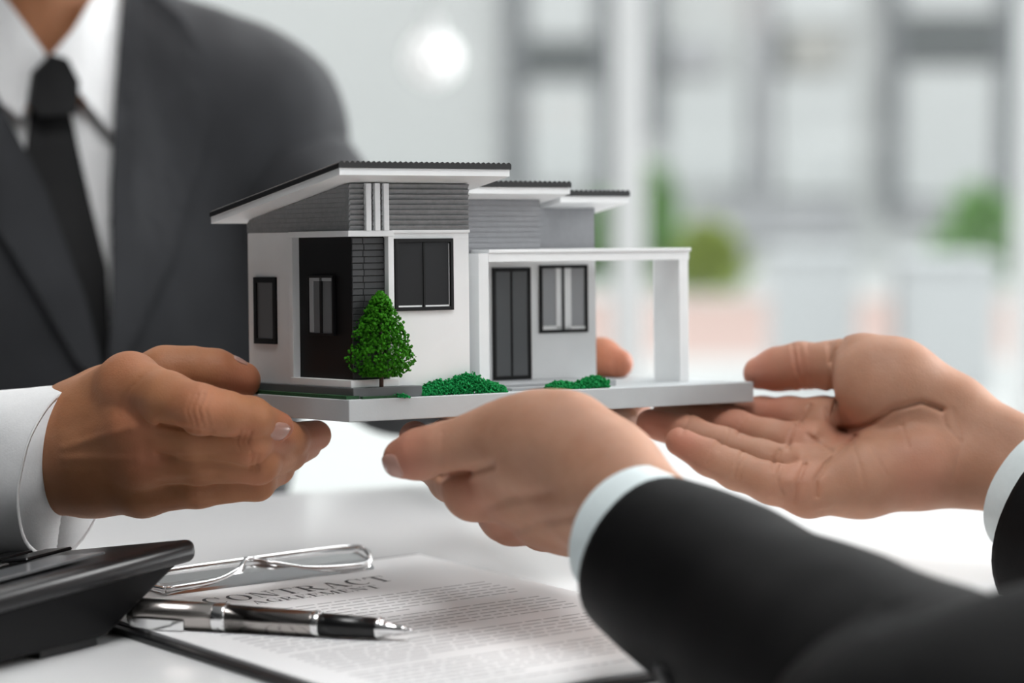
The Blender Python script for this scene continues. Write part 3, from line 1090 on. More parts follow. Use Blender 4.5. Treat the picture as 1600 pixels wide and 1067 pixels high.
def upper_body(root, loc, BM, hands, skin, suitm, shirtm, arms, outl, tie=True):
    """body (head, torso, arms and hands in one mesh) and the clothes on it"""
    Vs, Qs, Rs = [], [], []
    n0 = 0
    # skin: torso, neck, head
    F = Field()
    F.groups = [(torso_prims(BM, -0.012), 0.05, 0.02), (head_prims(BM)[0], 0.013, 0.03)]
    ears = [ell(BM, (s * 0.078, 0.045, 0.195), (0.011, 0.020, 0.032)) for s in (-1, 1)]
    F.groups.append((ears, 0.004, 0.006))
    for path in [[tuple(Vector(p[0][:3]).lerp(Vector(p[1][:3]), 0.5)) + p[0][3:]] + list(p[1:-1]) + [tuple(Vector(p[-1][:3]).lerp(Vector(p[-2][:3]), 0.5)) + p[-1][3:]] for p in arms]:             # upper arm and forearm under the sleeve
        pr = [('c', np.array(a[:3]), np.array(b[:3]), a[3] * 0.5, b[3] * 0.5) for a, b in zip(path[:-1], path[1:])]
        F.groups.append((pr, 0.02, 0.03))
    V, Q = polygonise(F, 0.0065)
    Vs.append(V); Qs.append(Q + n0); Rs.append(np.zeros(len(V))); n0 += len(V)
    for hf, tips in hands:
        V, Q = polygonise(hf, 0.0009)
        red = np.zeros(len(V))
        for tp, rad, amt in tips:
            d2 = ((V - np.array(tp)) ** 2).sum(1)
            red = np.maximum(red, amt * np.exp(-d2 / (rad * rad)))
        Vs.append(V); Qs.append(Q + n0); Rs.append(red); n0 += len(V)
    fast_mesh('body', np.concatenate(Vs), np.concatenate(Qs), skin, root, loc, np.concatenate(Rs))
    # hair and eyes
    F = Field()
    F.groups = [([ell(BM, (0, 0.055, 0.245), (0.084, 0.098, 0.090)), ell(BM, (0, 0.085, 0.195), (0.079, 0.075, 0.085))], 0.02, 0.02)]
    V, Q = polygonise(F, 0.006)
    fast_mesh('hair', V, Q, M['hair'], root, loc)
    for s in (-1, 1):
        bm_ = bmesh.new()
        bmesh.ops.create_uvsphere(bm_, u_segments=16, v_segments=10, radius=0.0115)
        for v in bm_.verts:
            v.co = BM @ (v.co + Vector((s * 0.031, -0.033, 0.207))) - loc
        me_ = bpy.data.meshes.new('eye')
        bm_.to_mesh(me_); bm_.free()
        e = link('eye', me_, M['eye'], root, smooth=True)
        bm_ = bmesh.new()
        bmesh.ops.create_uvsphere(bm_, u_segments=12, v_segments=8, radius=0.0055)
        for v in bm_.verts:
            v.co = BM @ (v.co * Vector.Fill(3, 1.0).x + Vector((s * 0.031, -0.041, 0.207))) - loc
        me_ = bpy.data.meshes.new('iris')
        bm_.to_mesh(me_); bm_.free()
        link('iris', me_, M['hair'], e, smooth=True)
    # shirt
    F = Field()
    F.groups = [(torso_prims(BM, 0.0), 0.05, 0.02)]
    V, Q = polygonise(F, 0.007)
    fast_mesh('shirt', V, Q, shirtm, root, loc)
    F.groups.append(([cap(BM, (0, 0.062, -0.06), (0, 0.062, 0.08), 0.061, 0.060)], 0.01, 0.02))
    sb = bvh_of(*polygonise(F, 0.008))
    # jacket with the V opening left free
    F = Field()
    F.groups = [(torso_prims(BM, 0.011), 0.05, 0.02)]
    V, Q = polygonise(F, 0.0055)
    fold = np.array([noise.noise(Vector((v[0] * 15 + 3, v[1] * 15, v[2] * 5))) + 0.5 * noise.noise(Vector((v[0] * 34, v[1] * 34, v[2] * 12))) for v in V])
    ctr = np.array(BM @ Vector((0, 0.075, -0.22)))
    rad = V - ctr
    rad[:, 2] *= 0.2
    rad /= np.linalg.norm(rad, axis=1)[:, None]
    V = V + rad * (np.maximum(fold, -0.6) * 0.0055)[:, None]
    jb = bvh_of(V, Q)
    inv = np.array(BM.inverted())
    L = V @ inv[:3, :3].T + inv[:3, 3]
    C = L[Q].mean(1)
    keep = np.ones(len(Q), bool)
    for i, c in enumerate(C):
        if c[1] < 0.075 and poly_in((c[0], c[2]), outl['opening']):
            keep[i] = False
        if c[2] > -0.012 and (c[0] ** 2 + (c[1] - 0.07) ** 2) < 0.066 ** 2:
            keep[i] = False
    fast_mesh('jacket', V, Q[keep], suitm, root, loc)
    # collar stand and leaves, tie, lapels
    ring = []
    for k in range(36):
        a = 2 * PI * k / 36
        ring.append((math.sin(a), -math.cos(a)))
    Vc, Fc_ = [], []
    for lvl, (z, r) in enumerate(((-0.018, 0.066), (0.010, 0.063), (0.036, 0.0605), (0.036, 0.0585), (0.010, 0.060), (-0.018, 0.062))):
        for sx, sy in ring:
            dip = -0.030 * max(0, -sy) ** 2
            Vc.append((BM @ Vector((sx * r, 0.062 + sy * r, z + dip))) - loc)
    for lvl in range(5):
        for k in range(36):
            if ring[k][1] < -0.80 and ring[(k + 1) % 36][1] < -0.80:
                continue
            Fc_.append((lvl * 36 + k, lvl * 36 + (k + 1) % 36, lvl * 36 + 36 + (k + 1) % 36, lvl * 36 + 36 + k))
    mesh('collar_band', Vc, Fc_, shirtm, root, smooth=True)
    for lp in outl['collar']:
        panel('collar_leaf', lp, BM, sb, 0.008, 0.0025, shirtm, root, loc)
    if tie:
        def knot(x, z):
            return 0.0
        tp = outl['tie']
        panel('tie', tp, BM, sb, 0.006, 0.004, M['tie'], root, loc)
        panel('tie_knot', outl['knot'], BM, sb, 0.010, 0.012, M['tie'], root, loc)
    for lp in outl['lapel']:
        panel('lapel', lp, BM, jb, 0.003, 0.004, suitm, root, loc, step=0.01)
    # sleeves
    for path, sd_ in zip(arms, outl['sleeve_side']):
        Vt, Ft = tube([(p[0], p[1], p[2], p[3], p[4]) for p in path], segs=40, n=12, side=sd_, thick=0.003, wrinkle=outl.get('wrinkle', 0.05), wscale=16)
        mesh('sleeve', [v - loc for v in Vt], Ft, suitm, root, smooth=True)


def arm_pt(p, ra, rb):
    return (p[0], p[1], p[2], ra, rb)


# ---- seated man in the grey suit
pit = at(80, 88, 1.90)
MB = basis(math.radians(21), math.radians(-4), math.radians(-3), pit)
MBi = MB.inverted()


def b2(x, y):
    """body (x, z) of a picture point on the chest"""
    o = MBi @ CAM
    d = (MBi @ at(x, y, 1.0)) - o
    t = (-0.02 - o.y) / d.y
    p = o + d * t
    return (p.x, p.z)


outl = {
    'opening': [b2(*p) for p in ((-75, -120), (-35, 60), (0, 165), (58, 300), (112, 470), (142, 600), (160, 575), (168, 400), (174, 300), (186, 190), (214, 0), (230, -120))],
    'collar': [[b2(*p) for p in ((78, 84), (37, 182), (10, 160), (-22, 110), (-30, 20), (-6, -30), (18, -4), (50, 42))],
               [b2(*p) for p in ((84, 86), (120, 46), (155, -8), (208, -20), (204, 60), (190, 150), (178, 208), (135, 150))]],
    'knot': [b2(*p) for p in ((54, 112), (80, 84), (106, 92), (124, 128), (118, 178), (60, 182), (46, 160))],
    'tie': [b2(*p) for p in ((52, 168), (112, 168), (124, 240), (140, 330), (158, 420), (160, 640), (140, 650), (108, 540), (70, 400), (38, 260))],
    'lapel': [[b2(*p) for p in ((-70, -60), (-30, 60), (6, 165), (66, 298), (118, 468), (148, 608), (100, 560), (30, 430), (-50, 290), (-95, 205), (-70, 165), (-120, 110))],
              [b2(*p) for p in ((222, -60), (208, 0), (179, 190), (167, 300), (160, 450), (150, 600), (205, 510), (262, 400), (318, 250), (336, 172), (296, 150), (330, 84), (300, 20))]],
    'sleeve_side': [(0, 0, 1), (0, 0, 1)],
    'wrinkle': 0.07,
}

# his right hand: grips the left end of the plate
F1 = Field()
F1.hand = True
palm = []
for ch in ([(40, 708, 1.444, 0.017), (120, 658, 1.414, 0.0185), (203, 602, 1.378, 0.0155)],
           [(50, 708, 1.436, 0.020), (140, 684, 1.400, 0.021), (212, 660, 1.370, 0.0150)],
           [(50, 725, 1.428, 0.021), (140, 722, 1.403, 0.019), (222, 714, 1.376, 0.0140)],
           [(50, 752, 1.430, 0.018), (145, 750, 1.408, 0.0155), (222, 766, 1.388, 0.0125)],
           [(100, 690, 1.452, 0.014), (175, 626, 1.420, 0.0158), (258, 584, 1.412, 0.0130)],
           [(-170, 752, 1.490, 0.026), (50, 722, 1.432, 0.023)]):
    palm += chain(ch)
F1.groups = [(palm, 0.011, 0.006),
             (chain([(203, 602, 1.374, 0.0148), (262, 622, 1.350, 0.0122), (314, 640, 1.338, 0.0116), (352, 646, 1.341, 0.0101), (392, 652, 1.350, 0.0094), (436, 666, 1.366, 0.0070)]), 0.004, 0.006),
             (chain([(212, 662, 1.370, 0.0142), (300, 684, 1.358, 0.0106), (388, 694, 1.356, 0.0099), (450, 689, 1.392, 0.0090), (494, 680, 1.420, 0.0076)]), 0.004, 0.0035),
             (chain([(222, 716, 1.376, 0.0132), (310, 724, 1.364, 0.0098), (404, 725, 1.364, 0.0092), (450, 708, 1.398, 0.0084), (480, 696, 1.424, 0.0072)]), 0.004, 0.0035),
             (chain([(222, 766, 1.388, 0.0120), (310, 764, 1.376, 0.0088), (402, 755, 1.376, 0.0080), (434, 732, 1.402, 0.0074), (452, 716, 1.422, 0.0064)]), 0.004, 0.0035),
             (chain([(258, 584, 1.412, 0.0124), (300, 579, 1.412, 0.0114), (336, 582, 1.415, 0.0112), (378, 594, 1.420, 0.0094)]), 0.004, 0.005)]
F1.marks = []
for x, d_ in ((295, 0.0005), (303, 0.0008), (313, 0.0009), (323, 0.0006)):
    F1.marks.append(([(x + 6, 616), (x - 3, 640), (x + 4, 664)], d_, 2.9, 1.40))
for x in (372, 380, 388):
    F1.marks.append(([(x + 4, 674), (x - 2, 692), (x + 4, 706)], 0.0009, 2.6, 1.40))
for x in (392, 400):
    F1.marks.append(([(x + 3, 712), (x, 724), (x + 3, 734)], 0.0010, 2.6, 1.40))
for x, y in ((200, 610), (208, 605), (190, 622)):
    F1.marks.append(([(x - 6, y + 26), (x + 2, y), (x + 18, y - 20)], 0.0003, 3.0, 1.41))
F1.marks += [([(250, 660), (285, 668), (330, 674)], 0.0012, 5.0, 1.40), ([(245, 708), (290, 712), (340, 710)], 0.0008, 5.0, 1.40), ([(250, 752), (290, 748), (340, 742)], 0.0008, 5.0, 1.40),
             ([(214, 664), (232, 668)], -0.0012, 14, 1.41), ([(222, 716), (240, 716)], -0.0012, 12, 1.41), ([(110, 668), (160, 650), (200, 640)], 0.0006, 14, 1.45),
             ([(100, 700), (205, 668)], -0.0007, 7, 1.45), ([(100, 716), (212, 716)], -0.0006, 7, 1.45), ([(318, 640), (316, 642)], -0.0008, 16, 1.40)]
tips1 = [(at(437, 664, 1.367), 0.013, 0.9), (at(316, 640, 1.335), 0.012, 0.6), (at(386, 691, 1.338), 0.010, 0.55), (at(378, 594, 1.412), 0.013, 0.6),
         (at(205, 604, 1.37), 0.016, 0.4), (at(215, 664, 1.36), 0.015, 0.5), (at(225, 716, 1.36), 0.013, 0.55), (at(400, 722, 1.345), 0.010, 0.5), (at(492, 676, 1.41), 0.02, 0.6), (at(398, 752, 1.36), 0.01, 0.4)]

# his left hand: holds the far edge behind the house
F2 = Field()
F2.hand = True
palm = []
for ch in ([(740, 618, 1.70, 0.022), (850, 600, 1.60, 0.018)], [(740, 618, 1.70, 0.022), (855, 625, 1.585, 0.017)], [(740, 622, 1.70, 0.021), (852, 645, 1.575, 0.016)],
           [(700, 612, 1.745, 0.022), (740, 620, 1.70, 0.022)], [(740, 605, 1.70, 0.02), (835, 575, 1.62, 0.016)]):
    palm += chain(ch)
F2.groups = [(palm, 0.014, 0.006),
             (chain([(835, 575, 1.62, 0.0130), (900, 558, 1.60, 0.0112), (940, 560, 1.575, 0.0108), (966, 568, 1.56, 0.0082)]), 0.004, 0.005),
             (chain([(850, 605, 1.60, 0.0135), (930, 628, 1.60, 0.0108), (982, 640, 1.585, 0.0095), (992, 648, 1.56, 0.0085), (972, 656, 1.53, 0.0072)]), 0.004, 0.0035),
             (chain([(855, 628, 1.585, 0.013), (925, 650, 1.575, 0.0105), (975, 660, 1.56, 0.0095), (975, 663, 1.53, 0.0085), (952, 662, 1.50, 0.0072)]), 0.004, 0.0035),
             (chain([(852, 648, 1.575, 0.012), (905, 666, 1.56, 0.0098), (950, 670, 1.545, 0.009), (948, 668, 1.51, 0.008), (925, 664, 1.49, 0.0068)]), 0.004, 0.0035),
             (chain([(845, 660, 1.575, 0.011), (885, 678, 1.56, 0.0085), (920, 680, 1.545, 0.008), (920, 676, 1.52, 0.007), (905, 672, 1.505, 0.006)]), 0.004, 0.0035)]
tips2 = [(at(966, 568, 1.555), 0.03, 0.9), (at(985, 650, 1.56), 0.035, 0.7)]

man = empty('person', (pit.x, pit.y + 0.08, 0.40))
tag(man, 'man in grey suit, white shirt and black tie holding the model house from behind', 'person')
mloc = man.location.copy()
shR = MB @ Vector((-0.165, 0.065, -0.065))
shL = MB @ Vector((0.164, 0.065, -0.070))
elR = Vector((-0.50, 1.57, TABLE + 0.06))
elL = at(600, 562, 1.93)
c1 = at(-60, 748, 1.465)
c2 = at(800, 614, 1.66)
armR = [arm_pt(shR + Vector((0.03, 0.01, 0.01)), 0.062, 0.062), arm_pt(shR.lerp(elR, 0.25), 0.066, 0.060), arm_pt(shR.lerp(elR, 0.6), 0.058, 0.056), arm_pt(elR, 0.055, 0.055), arm_pt(elR.lerp(c1, 0.5), 0.052, 0.052), arm_pt(elR.lerp(c1, 0.86), 0.050, 0.050)]
armL = [arm_pt(shL - Vector((0.03, -0.01, -0.012)), 0.060, 0.056), arm_pt(shL.lerp(elL, 0.25) + Vector((-0.004, 0, 0)), 0.058, 0.054), arm_pt(shL.lerp(elL, 0.6), 0.058, 0.056), arm_pt(elL, 0.046, 0.046), arm_pt(elL.lerp(c2, 0.5), 0.043, 0.043), arm_pt(elL.lerp(c2, 0.9), 0.04, 0.04)]
upper_body(man, mloc, MB, [(F1, tips1), (F2, tips2)], M['skin_man'], M['suit_grey'], M['shirt'], [armR, armL], outl)


def cuff(root, loc, a, b, r0, r1, m, side=(0, 0, 1), flat=1.0, flare=1.0, seed=1.0, wr=0.03, slant=0.0):
    a, b = Vector(a), Vector(b)
    pts = [arm_pt(a.lerp(b, t), r0 + (r1 - r0) * t, (r0 + (r1 - r0) * t) * flat) for t in (0, 0.35, 0.7, 0.97)]
    pts.append(arm_pt(b, r1 * flare, r1 * flat * flare))
    Vt, Ft = tube(pts, segs=48, n=6, side=side, thick=0.0022, wrinkle=wr, wscale=26, seed=seed)
    if slant:
        axv, L_ = (b - a).normalized(), (b - a).length
        sv = Vector(side).normalized()
        Vt = [v + axv * (slant * (v - b).dot(sv) * max(0.0, min(1.0, (v - a).dot(axv) / L_)) ** 2) for v in Vt]
    return mesh('shirt_cuff', [v - loc for v in Vt], Ft, m, root, smooth=True)


cuff(man, mloc, at(-240, 762, 1.470), at(106, 737, 1.412), 0.0440, 0.0430, M['shirt'], wr=0.05, slant=0.30)
cuff(man, mloc, at(740, 620, 1.72), at(832, 610, 1.635), 0.034, 0.033, M['shirt'])


def nail_on(root, loc, x, y, d, x2, y2, d2, nrm, wd, ln, rad, field):
    """nail at pixel (x, y, d) on a finger pointing to (x2, y2, d2)"""
    c = at(x, y, d)
    a = (at(x2, y2, d2) - c).normalized()
    n_ = Vector(nrm)
    n_ = (n_ - a * n_.dot(a)).normalized()

    def surf(p):
        T_ = np.linspace(0, 0.02, 201)
        f_ = field(np.array([p + n_ * t for t in T_], np.float32))
        return p + n_ * T_[int(np.argmax(f_ > 0))]
    s0, s1 = surf(c - a * ln * 0.6), surf(c + a * ln * 0.6)      # lie along the finger surface
    a2 = (s1 - s0).normalized()
    n2 = (n_ - a2 * n_.dot(a2)).normalized()
    return fingernail(root, loc, surf(c) + n2 * 0.00055, a2, n2, wd, ln, rad)


vN = -FWD
nail_on(man, mloc, 424, 662, 1.3615, 454, 672, 1.3725, vN * 1.0 - UP * 0.30, 0.0056, 0.0072, 0.0092, F1)
nail_on(man, mloc, 366, 588, 1.419, 395, 597, 1.425, UP * 1.0 - FWD * 0.25, 0.0062, 0.0066, 0.0108, F1)

# ---- person in the black suit: arms from the right
F3 = Field()      # right hand, palm towards the camera
F3.hand = True
palm = []
for ch in ([(1290, 664, 1.492, 0.0140), (1380, 665, 1.490, 0.0165), (1490, 668, 1.478, 0.019)],
           [(1264, 704, 1.476, 0.0140), (1370, 700, 1.482, 0.0160), (1490, 690, 1.475, 0.019)],
           [(1256, 740, 1.460, 0.0132), (1360, 725, 1.470, 0.0165), (1490, 710, 1.470, 0.019)],
           [(1264, 768, 1.444, 0.0125), (1345, 748, 1.452, 0.0185), (1440, 730, 1.458, 0.0200), (1500, 728, 1.463, 0.019)],
           [(1480, 652, 1.474, 0.0195), (1700, 756, 1.450, 0.0175)], [(1490, 726, 1.466, 0.0182), (1700, 790, 1.440, 0.0175)]):
    palm += chain(ch)
palm.append(ball(1388, 606, 1.468, 0.0300, 0.0245, 0.0200, math.radians(-22)))
palm += chain([(1340, 566, 1.482, 0.0130), (1400, 592, 1.474, 0.0180), (1480, 640, 1.474, 0.0195)])
F3.groups = [(palm, 0.010, 0.005),
             (chain([(1350, 566, 1.482, 0.0142), (1300, 571, 1.492, 0.0123), (1250, 572, 1.502, 0.0122), (1215, 577, 1.508, 0.0112), (1187, 583, 1.512, 0.0088)]), 0.004, 0.006),
             (chain([(1290, 662, 1.490, 0.0132), (1235, 650, 1.500, 0.0098), (1190, 648, 1.510, 0.0092), (1135, 646, 1.520, 0.0086), (1090, 642, 1.530, 0.0074)]), 0.004, 0.004),
             (chain([(1264, 702, 1.474, 0.0132), (1205, 686, 1.482, 0.0100), (1150, 670, 1.492, 0.0094), (1092, 658, 1.500, 0.0088), (1040, 648, 1.510, 0.0076)]), 0.004, 0.0035),
             (chain([(1256, 740, 1.458, 0.0125), (1190, 718, 1.462, 0.0098), (1132, 697, 1.470, 0.0092), (1074, 676, 1.478, 0.0088), (1017, 662, 1.482, 0.0078)]), 0.004, 0.0035),
             (chain([(1264, 768, 1.442, 0.0122), (1205, 755, 1.440, 0.0102), (1150, 735, 1.444, 0.0094), (1108, 715, 1.450, 0.0088), (1062, 690, 1.458, 0.0074)]), 0.004, 0.0035)]
DM = 1.60
F3.marks = [([(1312, 672), (1340, 668), (1362, 659), (1392, 639), (1440, 628), (1472, 640)], 0.0024, 4.5, DM),
            ([(1306, 628), (1300, 650), (1306, 666), (1322, 674)], 0.0016, 4.0, DM),
            ([(1276, 775), (1274, 750), (1290, 726), (1322, 696), (1336, 682)], 0.0018, 4.0, DM),
            ([(1242, 782), (1246, 752), (1258, 726)], 0.0012, 3.5, DM),
            ([(1490, 640), (1502, 690), (1490, 750)], 0.0006, 4.0, DM), ([(1470, 640), (1478, 665), (1500, 690)], 0.0006, 3.0, DM),
            ([(1330, 690), (1345, 730), (1350, 760)], 0.0006, 3.0, DM), ([(1410, 665), (1420, 700)], 0.0004, 3.0, DM), ([(1360, 700), (1385, 740)], 0.0004, 3.0, DM),
            ([(1320, 680), (1318, 676)], 0.0030, 22, DM),
            ([(1122, 692), (1112, 706), (1104, 726)], 0.0008, 2.9, DM), ([(1160, 708), (1152, 724), (1146, 746)], 0.0009, 2.9, DM), ([(1168, 712), (1160, 728), (1154, 748)], 0.0006, 2.8, DM),
            ([(1220, 728), (1214, 748), (1222, 772)], 0.0012, 3.2, DM),
            ([(1078, 650), (1072, 664), (1066, 676)], 0.0007, 2.9, DM), ([(1138, 672), (1131, 688), (1124, 704)], 0.0009, 2.9, DM), ([(1218, 704), (1210, 718), (1208, 734)], 0.0012, 3.2, DM),
            ([(1166, 648), (1158, 664), (1154, 680)], 0.0007, 2.9, DM), ([(1242, 666), (1234, 684), (1232, 702)], 0.0012, 3.2, DM),
            ([(1266, 634), (1256, 650), (1250, 668)], 0.0012, 3.2, DM), ([(1262, 680), (1290, 700), (1300, 706)], 0.0009, 3.5, DM), ([(1290, 640), (1296, 660), (1312, 680)], 0.0010, 3.5, DM),
            ([(1238, 540), (1244, 575), (1254, 612)], 0.0010, 3.0, DM), ([(1248, 540), (1254, 575), (1262, 610)], 0.0005, 2.9, DM), ([(1262, 538), (1266, 570), (1272, 604)], 0.0004, 2.9, DM),
            ([(1296, 540), (1300, 575), (1300, 616)], 0.0010, 5.0, DM), ([(1318, 530), (1306, 548), (1298, 566)], 0.0010, 3.0, DM),
            ([(1405, 606), (1404, 608)], -0.0020, 40, DM), ([(1272, 676), (1276, 672)], -0.0016, 9, DM), ([(1250, 712), (1252, 710)], -0.0016, 9, DM), ([(1236, 752), (1238, 750)], -0.0014, 9, DM)]
tips3 = [(at(1187, 583, 1.505), 0.018, 0.8), (at(1062, 690, 1.45), 0.016, 0.75), (at(1017, 660, 1.475), 0.018, 0.8), (at(1240, 572, 1.49), 0.014, 0.5), (at(1440, 735, 1.44), 0.018, 0.4),
         (at(1320, 680, 1.47), 0.016, 0.5), (at(1200, 645, 1.5), 0.02, 0.75), (at(1255, 690, 1.47), 0.014, 0.45), (at(1240, 752, 1.44), 0.013, 0.45), (at(1130, 665, 1.49), 0.02, 0.6)]

F4 = Field()      # left hand, nearest the camera, palm up under the plate
F4.hand = True
palm = []
for ch in ([(742, 764, 1.318, 0.0140), (830, 745, 1.300, 0.0185), (930, 760, 1.268, 0.0210)],
           [(800, 802, 1.340, 0.0140), (870, 790, 1.315, 0.0175), (940, 790, 1.275, 0.0200)],
           [(850, 812, 1.360, 0.0125), (905, 800, 1.330, 0.0165), (960, 795, 1.290, 0.0185)],
           [(880, 806, 1.375, 0.0112), (920, 795, 1.345, 0.015), (970, 792, 1.305, 0.0175)],
           [(775, 684, 1.292, 0.0145), (830, 686, 1.284, 0.0185), (885, 694, 1.276, 0.0205), (950, 745, 1.262, 0.0215), (1060, 845, 1.215, 0.0215)],
           [(960, 790, 1.275, 0.0200), (1070, 870, 1.235, 0.0215)], [(800, 745, 1.345, 0.020), (900, 740, 1.31, 0.022)]):
    palm += chain(ch)
F4.groups = [(palm, 0.014, 0.006),
             (chain([(790, 682, 1.290, 0.0148), (735, 692, 1.296, 0.0122), (690, 702, 1.300, 0.0114), (655, 710, 1.305, 0.0110), (630, 716, 1.310, 0.0094)]), 0.005, 0.008),
             (chain([(742, 764, 1.318, 0.0138), (706, 748, 1.352, 0.0108), (674, 720, 1.380, 0.0098), (656, 696, 1.398, 0.0090), (648, 682, 1.410, 0.0078)]), 0.004, 0.005),
             (chain([(800, 802, 1.340, 0.0138), (756, 772, 1.376, 0.0108), (720, 726, 1.402, 0.0098), (704, 692, 1.414, 0.0090), (696, 678, 1.424, 0.0080)]), 0.004, 0.004),
             (chain([(850, 818, 1.360, 0.0125), (810, 780, 1.396, 0.0100), (776, 730, 1.420, 0.0092), (756, 694, 1.432, 0.0084), (750, 678, 1.440, 0.0074)]), 0.004, 0.004),
             (chain([(880, 815, 1.375, 0.0115), (846, 780, 1.408, 0.0088), (820, 738, 1.426, 0.0080), (806, 700, 1.438, 0.0074), (800, 684, 1.444, 0.0066)]), 0.004, 0.004)]
F4.marks = [([(690, 744), (730, 738), (768, 726)], 0.0020, 7, 1.36), ([(740, 800), (800, 776), (860, 770)], 0.0014, 10, 1.36), ([(780, 838), (840, 815), (905, 806)], 0.0012, 9, 1.38),
            ([(840, 740), (850, 742)], 0.0016, 34, 1.36), ([(692, 676), (690, 700), (694, 728)], 0.0004, 3, 1.34)]
tips4 = [(at(634, 716, 1.30), 0.017, 0.8), (at(648, 680, 1.40), 0.02, 0.8), (at(800, 815, 1.33), 0.022, 0.5), (at(745, 775, 1.305), 0.016, 0.45), (at(860, 825, 1.35), 0.02, 0.45)]

BP = Vector((0.86, 1.08, TABLE + 0.34))
CB = basis(math.radians(-98), math.radians(-6), 0.0, BP)
wom = empty('person', (BP.x + 0.05, BP.y, 0.42))
tag(wom, 'person in black suit with pale cuffs supporting the model house with both palms', 'person')
wloc = wom.location.copy()
ohm = dict(outl)
s1 = CB @ Vector((-0.165, 0.065, -0.065))
s2 = CB @ Vector((0.165, 0.065, -0.065))
if s1.y < s2.y:
    sNear, sFar = s1, s2
else:
    sNear, sFar = s2, s1
n0_ = at(1012, 858, 1.222)
nE = at(1560, 1180, 1.02)
f0_ = at(1650, 826, 1.445)
fE = at(2000, 985, 1.34)
armN = [arm_pt(at(1012, 868, 1.222), 0.0360, 0.0380), arm_pt(at(1085, 912, 1.20), 0.0405, 0.043), arm_pt(at(1190, 982, 1.165), 0.0460, 0.047), arm_pt(at(1330, 1066, 1.11), 0.0500, 0.052), arm_pt(at(1450, 1128, 1.065), 0.0535, 0.056), arm_pt(nE, 0.056, 0.058), arm_pt(nE.lerp(sNear, 0.45), 0.060, 0.060), arm_pt(sNear, 0.062, 0.062)]
armF = [arm_pt(f0_, 0.049, 0.046), arm_pt(f0_.lerp(fE, 0.3), 0.050, 0.048), arm_pt(fE, 0.055, 0.055), arm_pt(fE.lerp(sFar, 0.5), 0.06, 0.06), arm_pt(sFar, 0.062, 0.062)]
ohm['sleeve_side'] = [UP.copy(), UP.copy()]
ohm['wrinkle'] = 0.05
upper_body(wom, wloc, CB, [(F3, tips3), (F4, tips4)], M['skin_woman'], M['suit_black'], M['shirt_pale'], [armF, armN], ohm, tie=False)
cuff(wom, wloc, at(1090, 905, 1.195), at(986, 835, 1.236), 0.0315, 0.0318, M['shirt_pale'], side=UP, wr=0.02)
cuff(wom, wloc, at(1745, 818, 1.42), at(1616, 764, 1.462), 0.0350, 0.0350, M['shirt_pale'], side=UP, wr=0.02, slant=-0.16)
nail_on(wom, wloc, 625, 717, 1.3105, 596, 724, 1.316, vN * 1.0 + UP * -0.25, 0.0060, 0.0066, 0.0110, F4)
# sleeve button near the cuff
Vt, Ft = tube(armN, segs=40, n=12, side=UP, wrinkle=0.05, wscale=16)
bt = BVHTree.FromPolygons([tuple(v) for v in Vt], Ft)
rd = (at(1040, 1056, 1.0) - CAM).normalized()
bh_ = bt.ray_cast(CAM, rd)
if bh_[0] is not None:
    nb_ = bh_[1] if bh_[1].dot(rd) < 0 else -bh_[1]
    q0, q1 = bh_[0] - nb_ * 0.001, bh_[0] + nb_ * 0.0028
    rod('sleeve_button', [(*q0, 0.0058, 0.0058), (*q0.lerp(q1, 0.7), 0.0058, 0.0058), (*q1, 0.0046, 0.0046)], M['calc_top'], wom, segs=20, off=wloc)



# ------------------------------------------------------------------ clipboard, contract, pen, calculator
TR = ground(652, 862, TABLE + 0.004)
LD = Vector((0.60, -0.80, 0))         # down the sheet
SD = Vector((-0.80, -0.60, 0))        # across the sheet, to its left edge
WC, LC = 0.230, 0.315
# local frame: x to the right of the reader, y up the sheet, origin at the bottom left of the board
oc = TR + SD * WC + LD * LC
CM = Matrix(((-SD.x, -LD.x, 0, oc.x), (-SD.y, -LD.y, 0, oc.y), (0, 0, 1, TABLE), (0, 0, 0, 1)))
clipb = empty('clipboard', mw=CM)
tag(clipb, 'black clipboard with chrome clip lying on the white table', 'clipboard')
box('board', (0, WC, 0, LC, 0.0, 0.0032), M['board'], clipb, bev=0.0008)
# chrome clip: flat bridge, raised jaw lip and a wire lever
yb = LC - 0.004
cxm = WC / 2
box('clip_plate', (cxm - 0.060, cxm + 0.064, yb - 0.026, yb - 0.003, 0.0052, 0.0062), M['chrome'], clipb, bev=0.0003)
prism('clip_jaw', [(yb - 0.026, 0.0050), (yb - 0.030, 0.0050), (yb - 0.029, 0.0062), (yb - 0.024, 0.0100), (yb - 0.014, 0.0118), (yb - 0.006, 0.0100), (yb - 0.006, 0.0088), (yb - 0.014, 0.0106), (yb - 0.023, 0.0089)], cxm - 0.060, cxm + 0.064, 0, M['chrome'], clipb)
wire = [(-0.060, -0.030, 0.008), (-0.030, -0.026, 0.0082), (-0.012, -0.020, 0.0115), (0.0, -0.010, 0.014), (0.012, -0.020, 0.0115), (0.030, -0.026, 0.0082), (0.058, -0.030, 0.008), (0.066, -0.020, 0.0125), (0.060, -0.008, 0.0135), (0.0, -0.004, 0.0125), (-0.060, -0.008, 0.012), (-0.066, -0.02, 0.010), (-0.060, -0.030, 0.008)]
rod('clip_wire', [(cxm + a, yb + b, c, 0.0014, 0.0014) for a, b, c in wire], M['chrome'], clipb, segs=10, n=6)

sheet = empty('contract_sheet', mw=CM @ Matrix.Translation((0, 0, 0.0032)))
tag(sheet, 'white printed contract sheet held under the clipboard clip', 'paper')
box('sheet_body', (0.006, WC - 0.006, 0.006, LC - 0.010, 0.0, 0.0016), M['paper'], sheet)


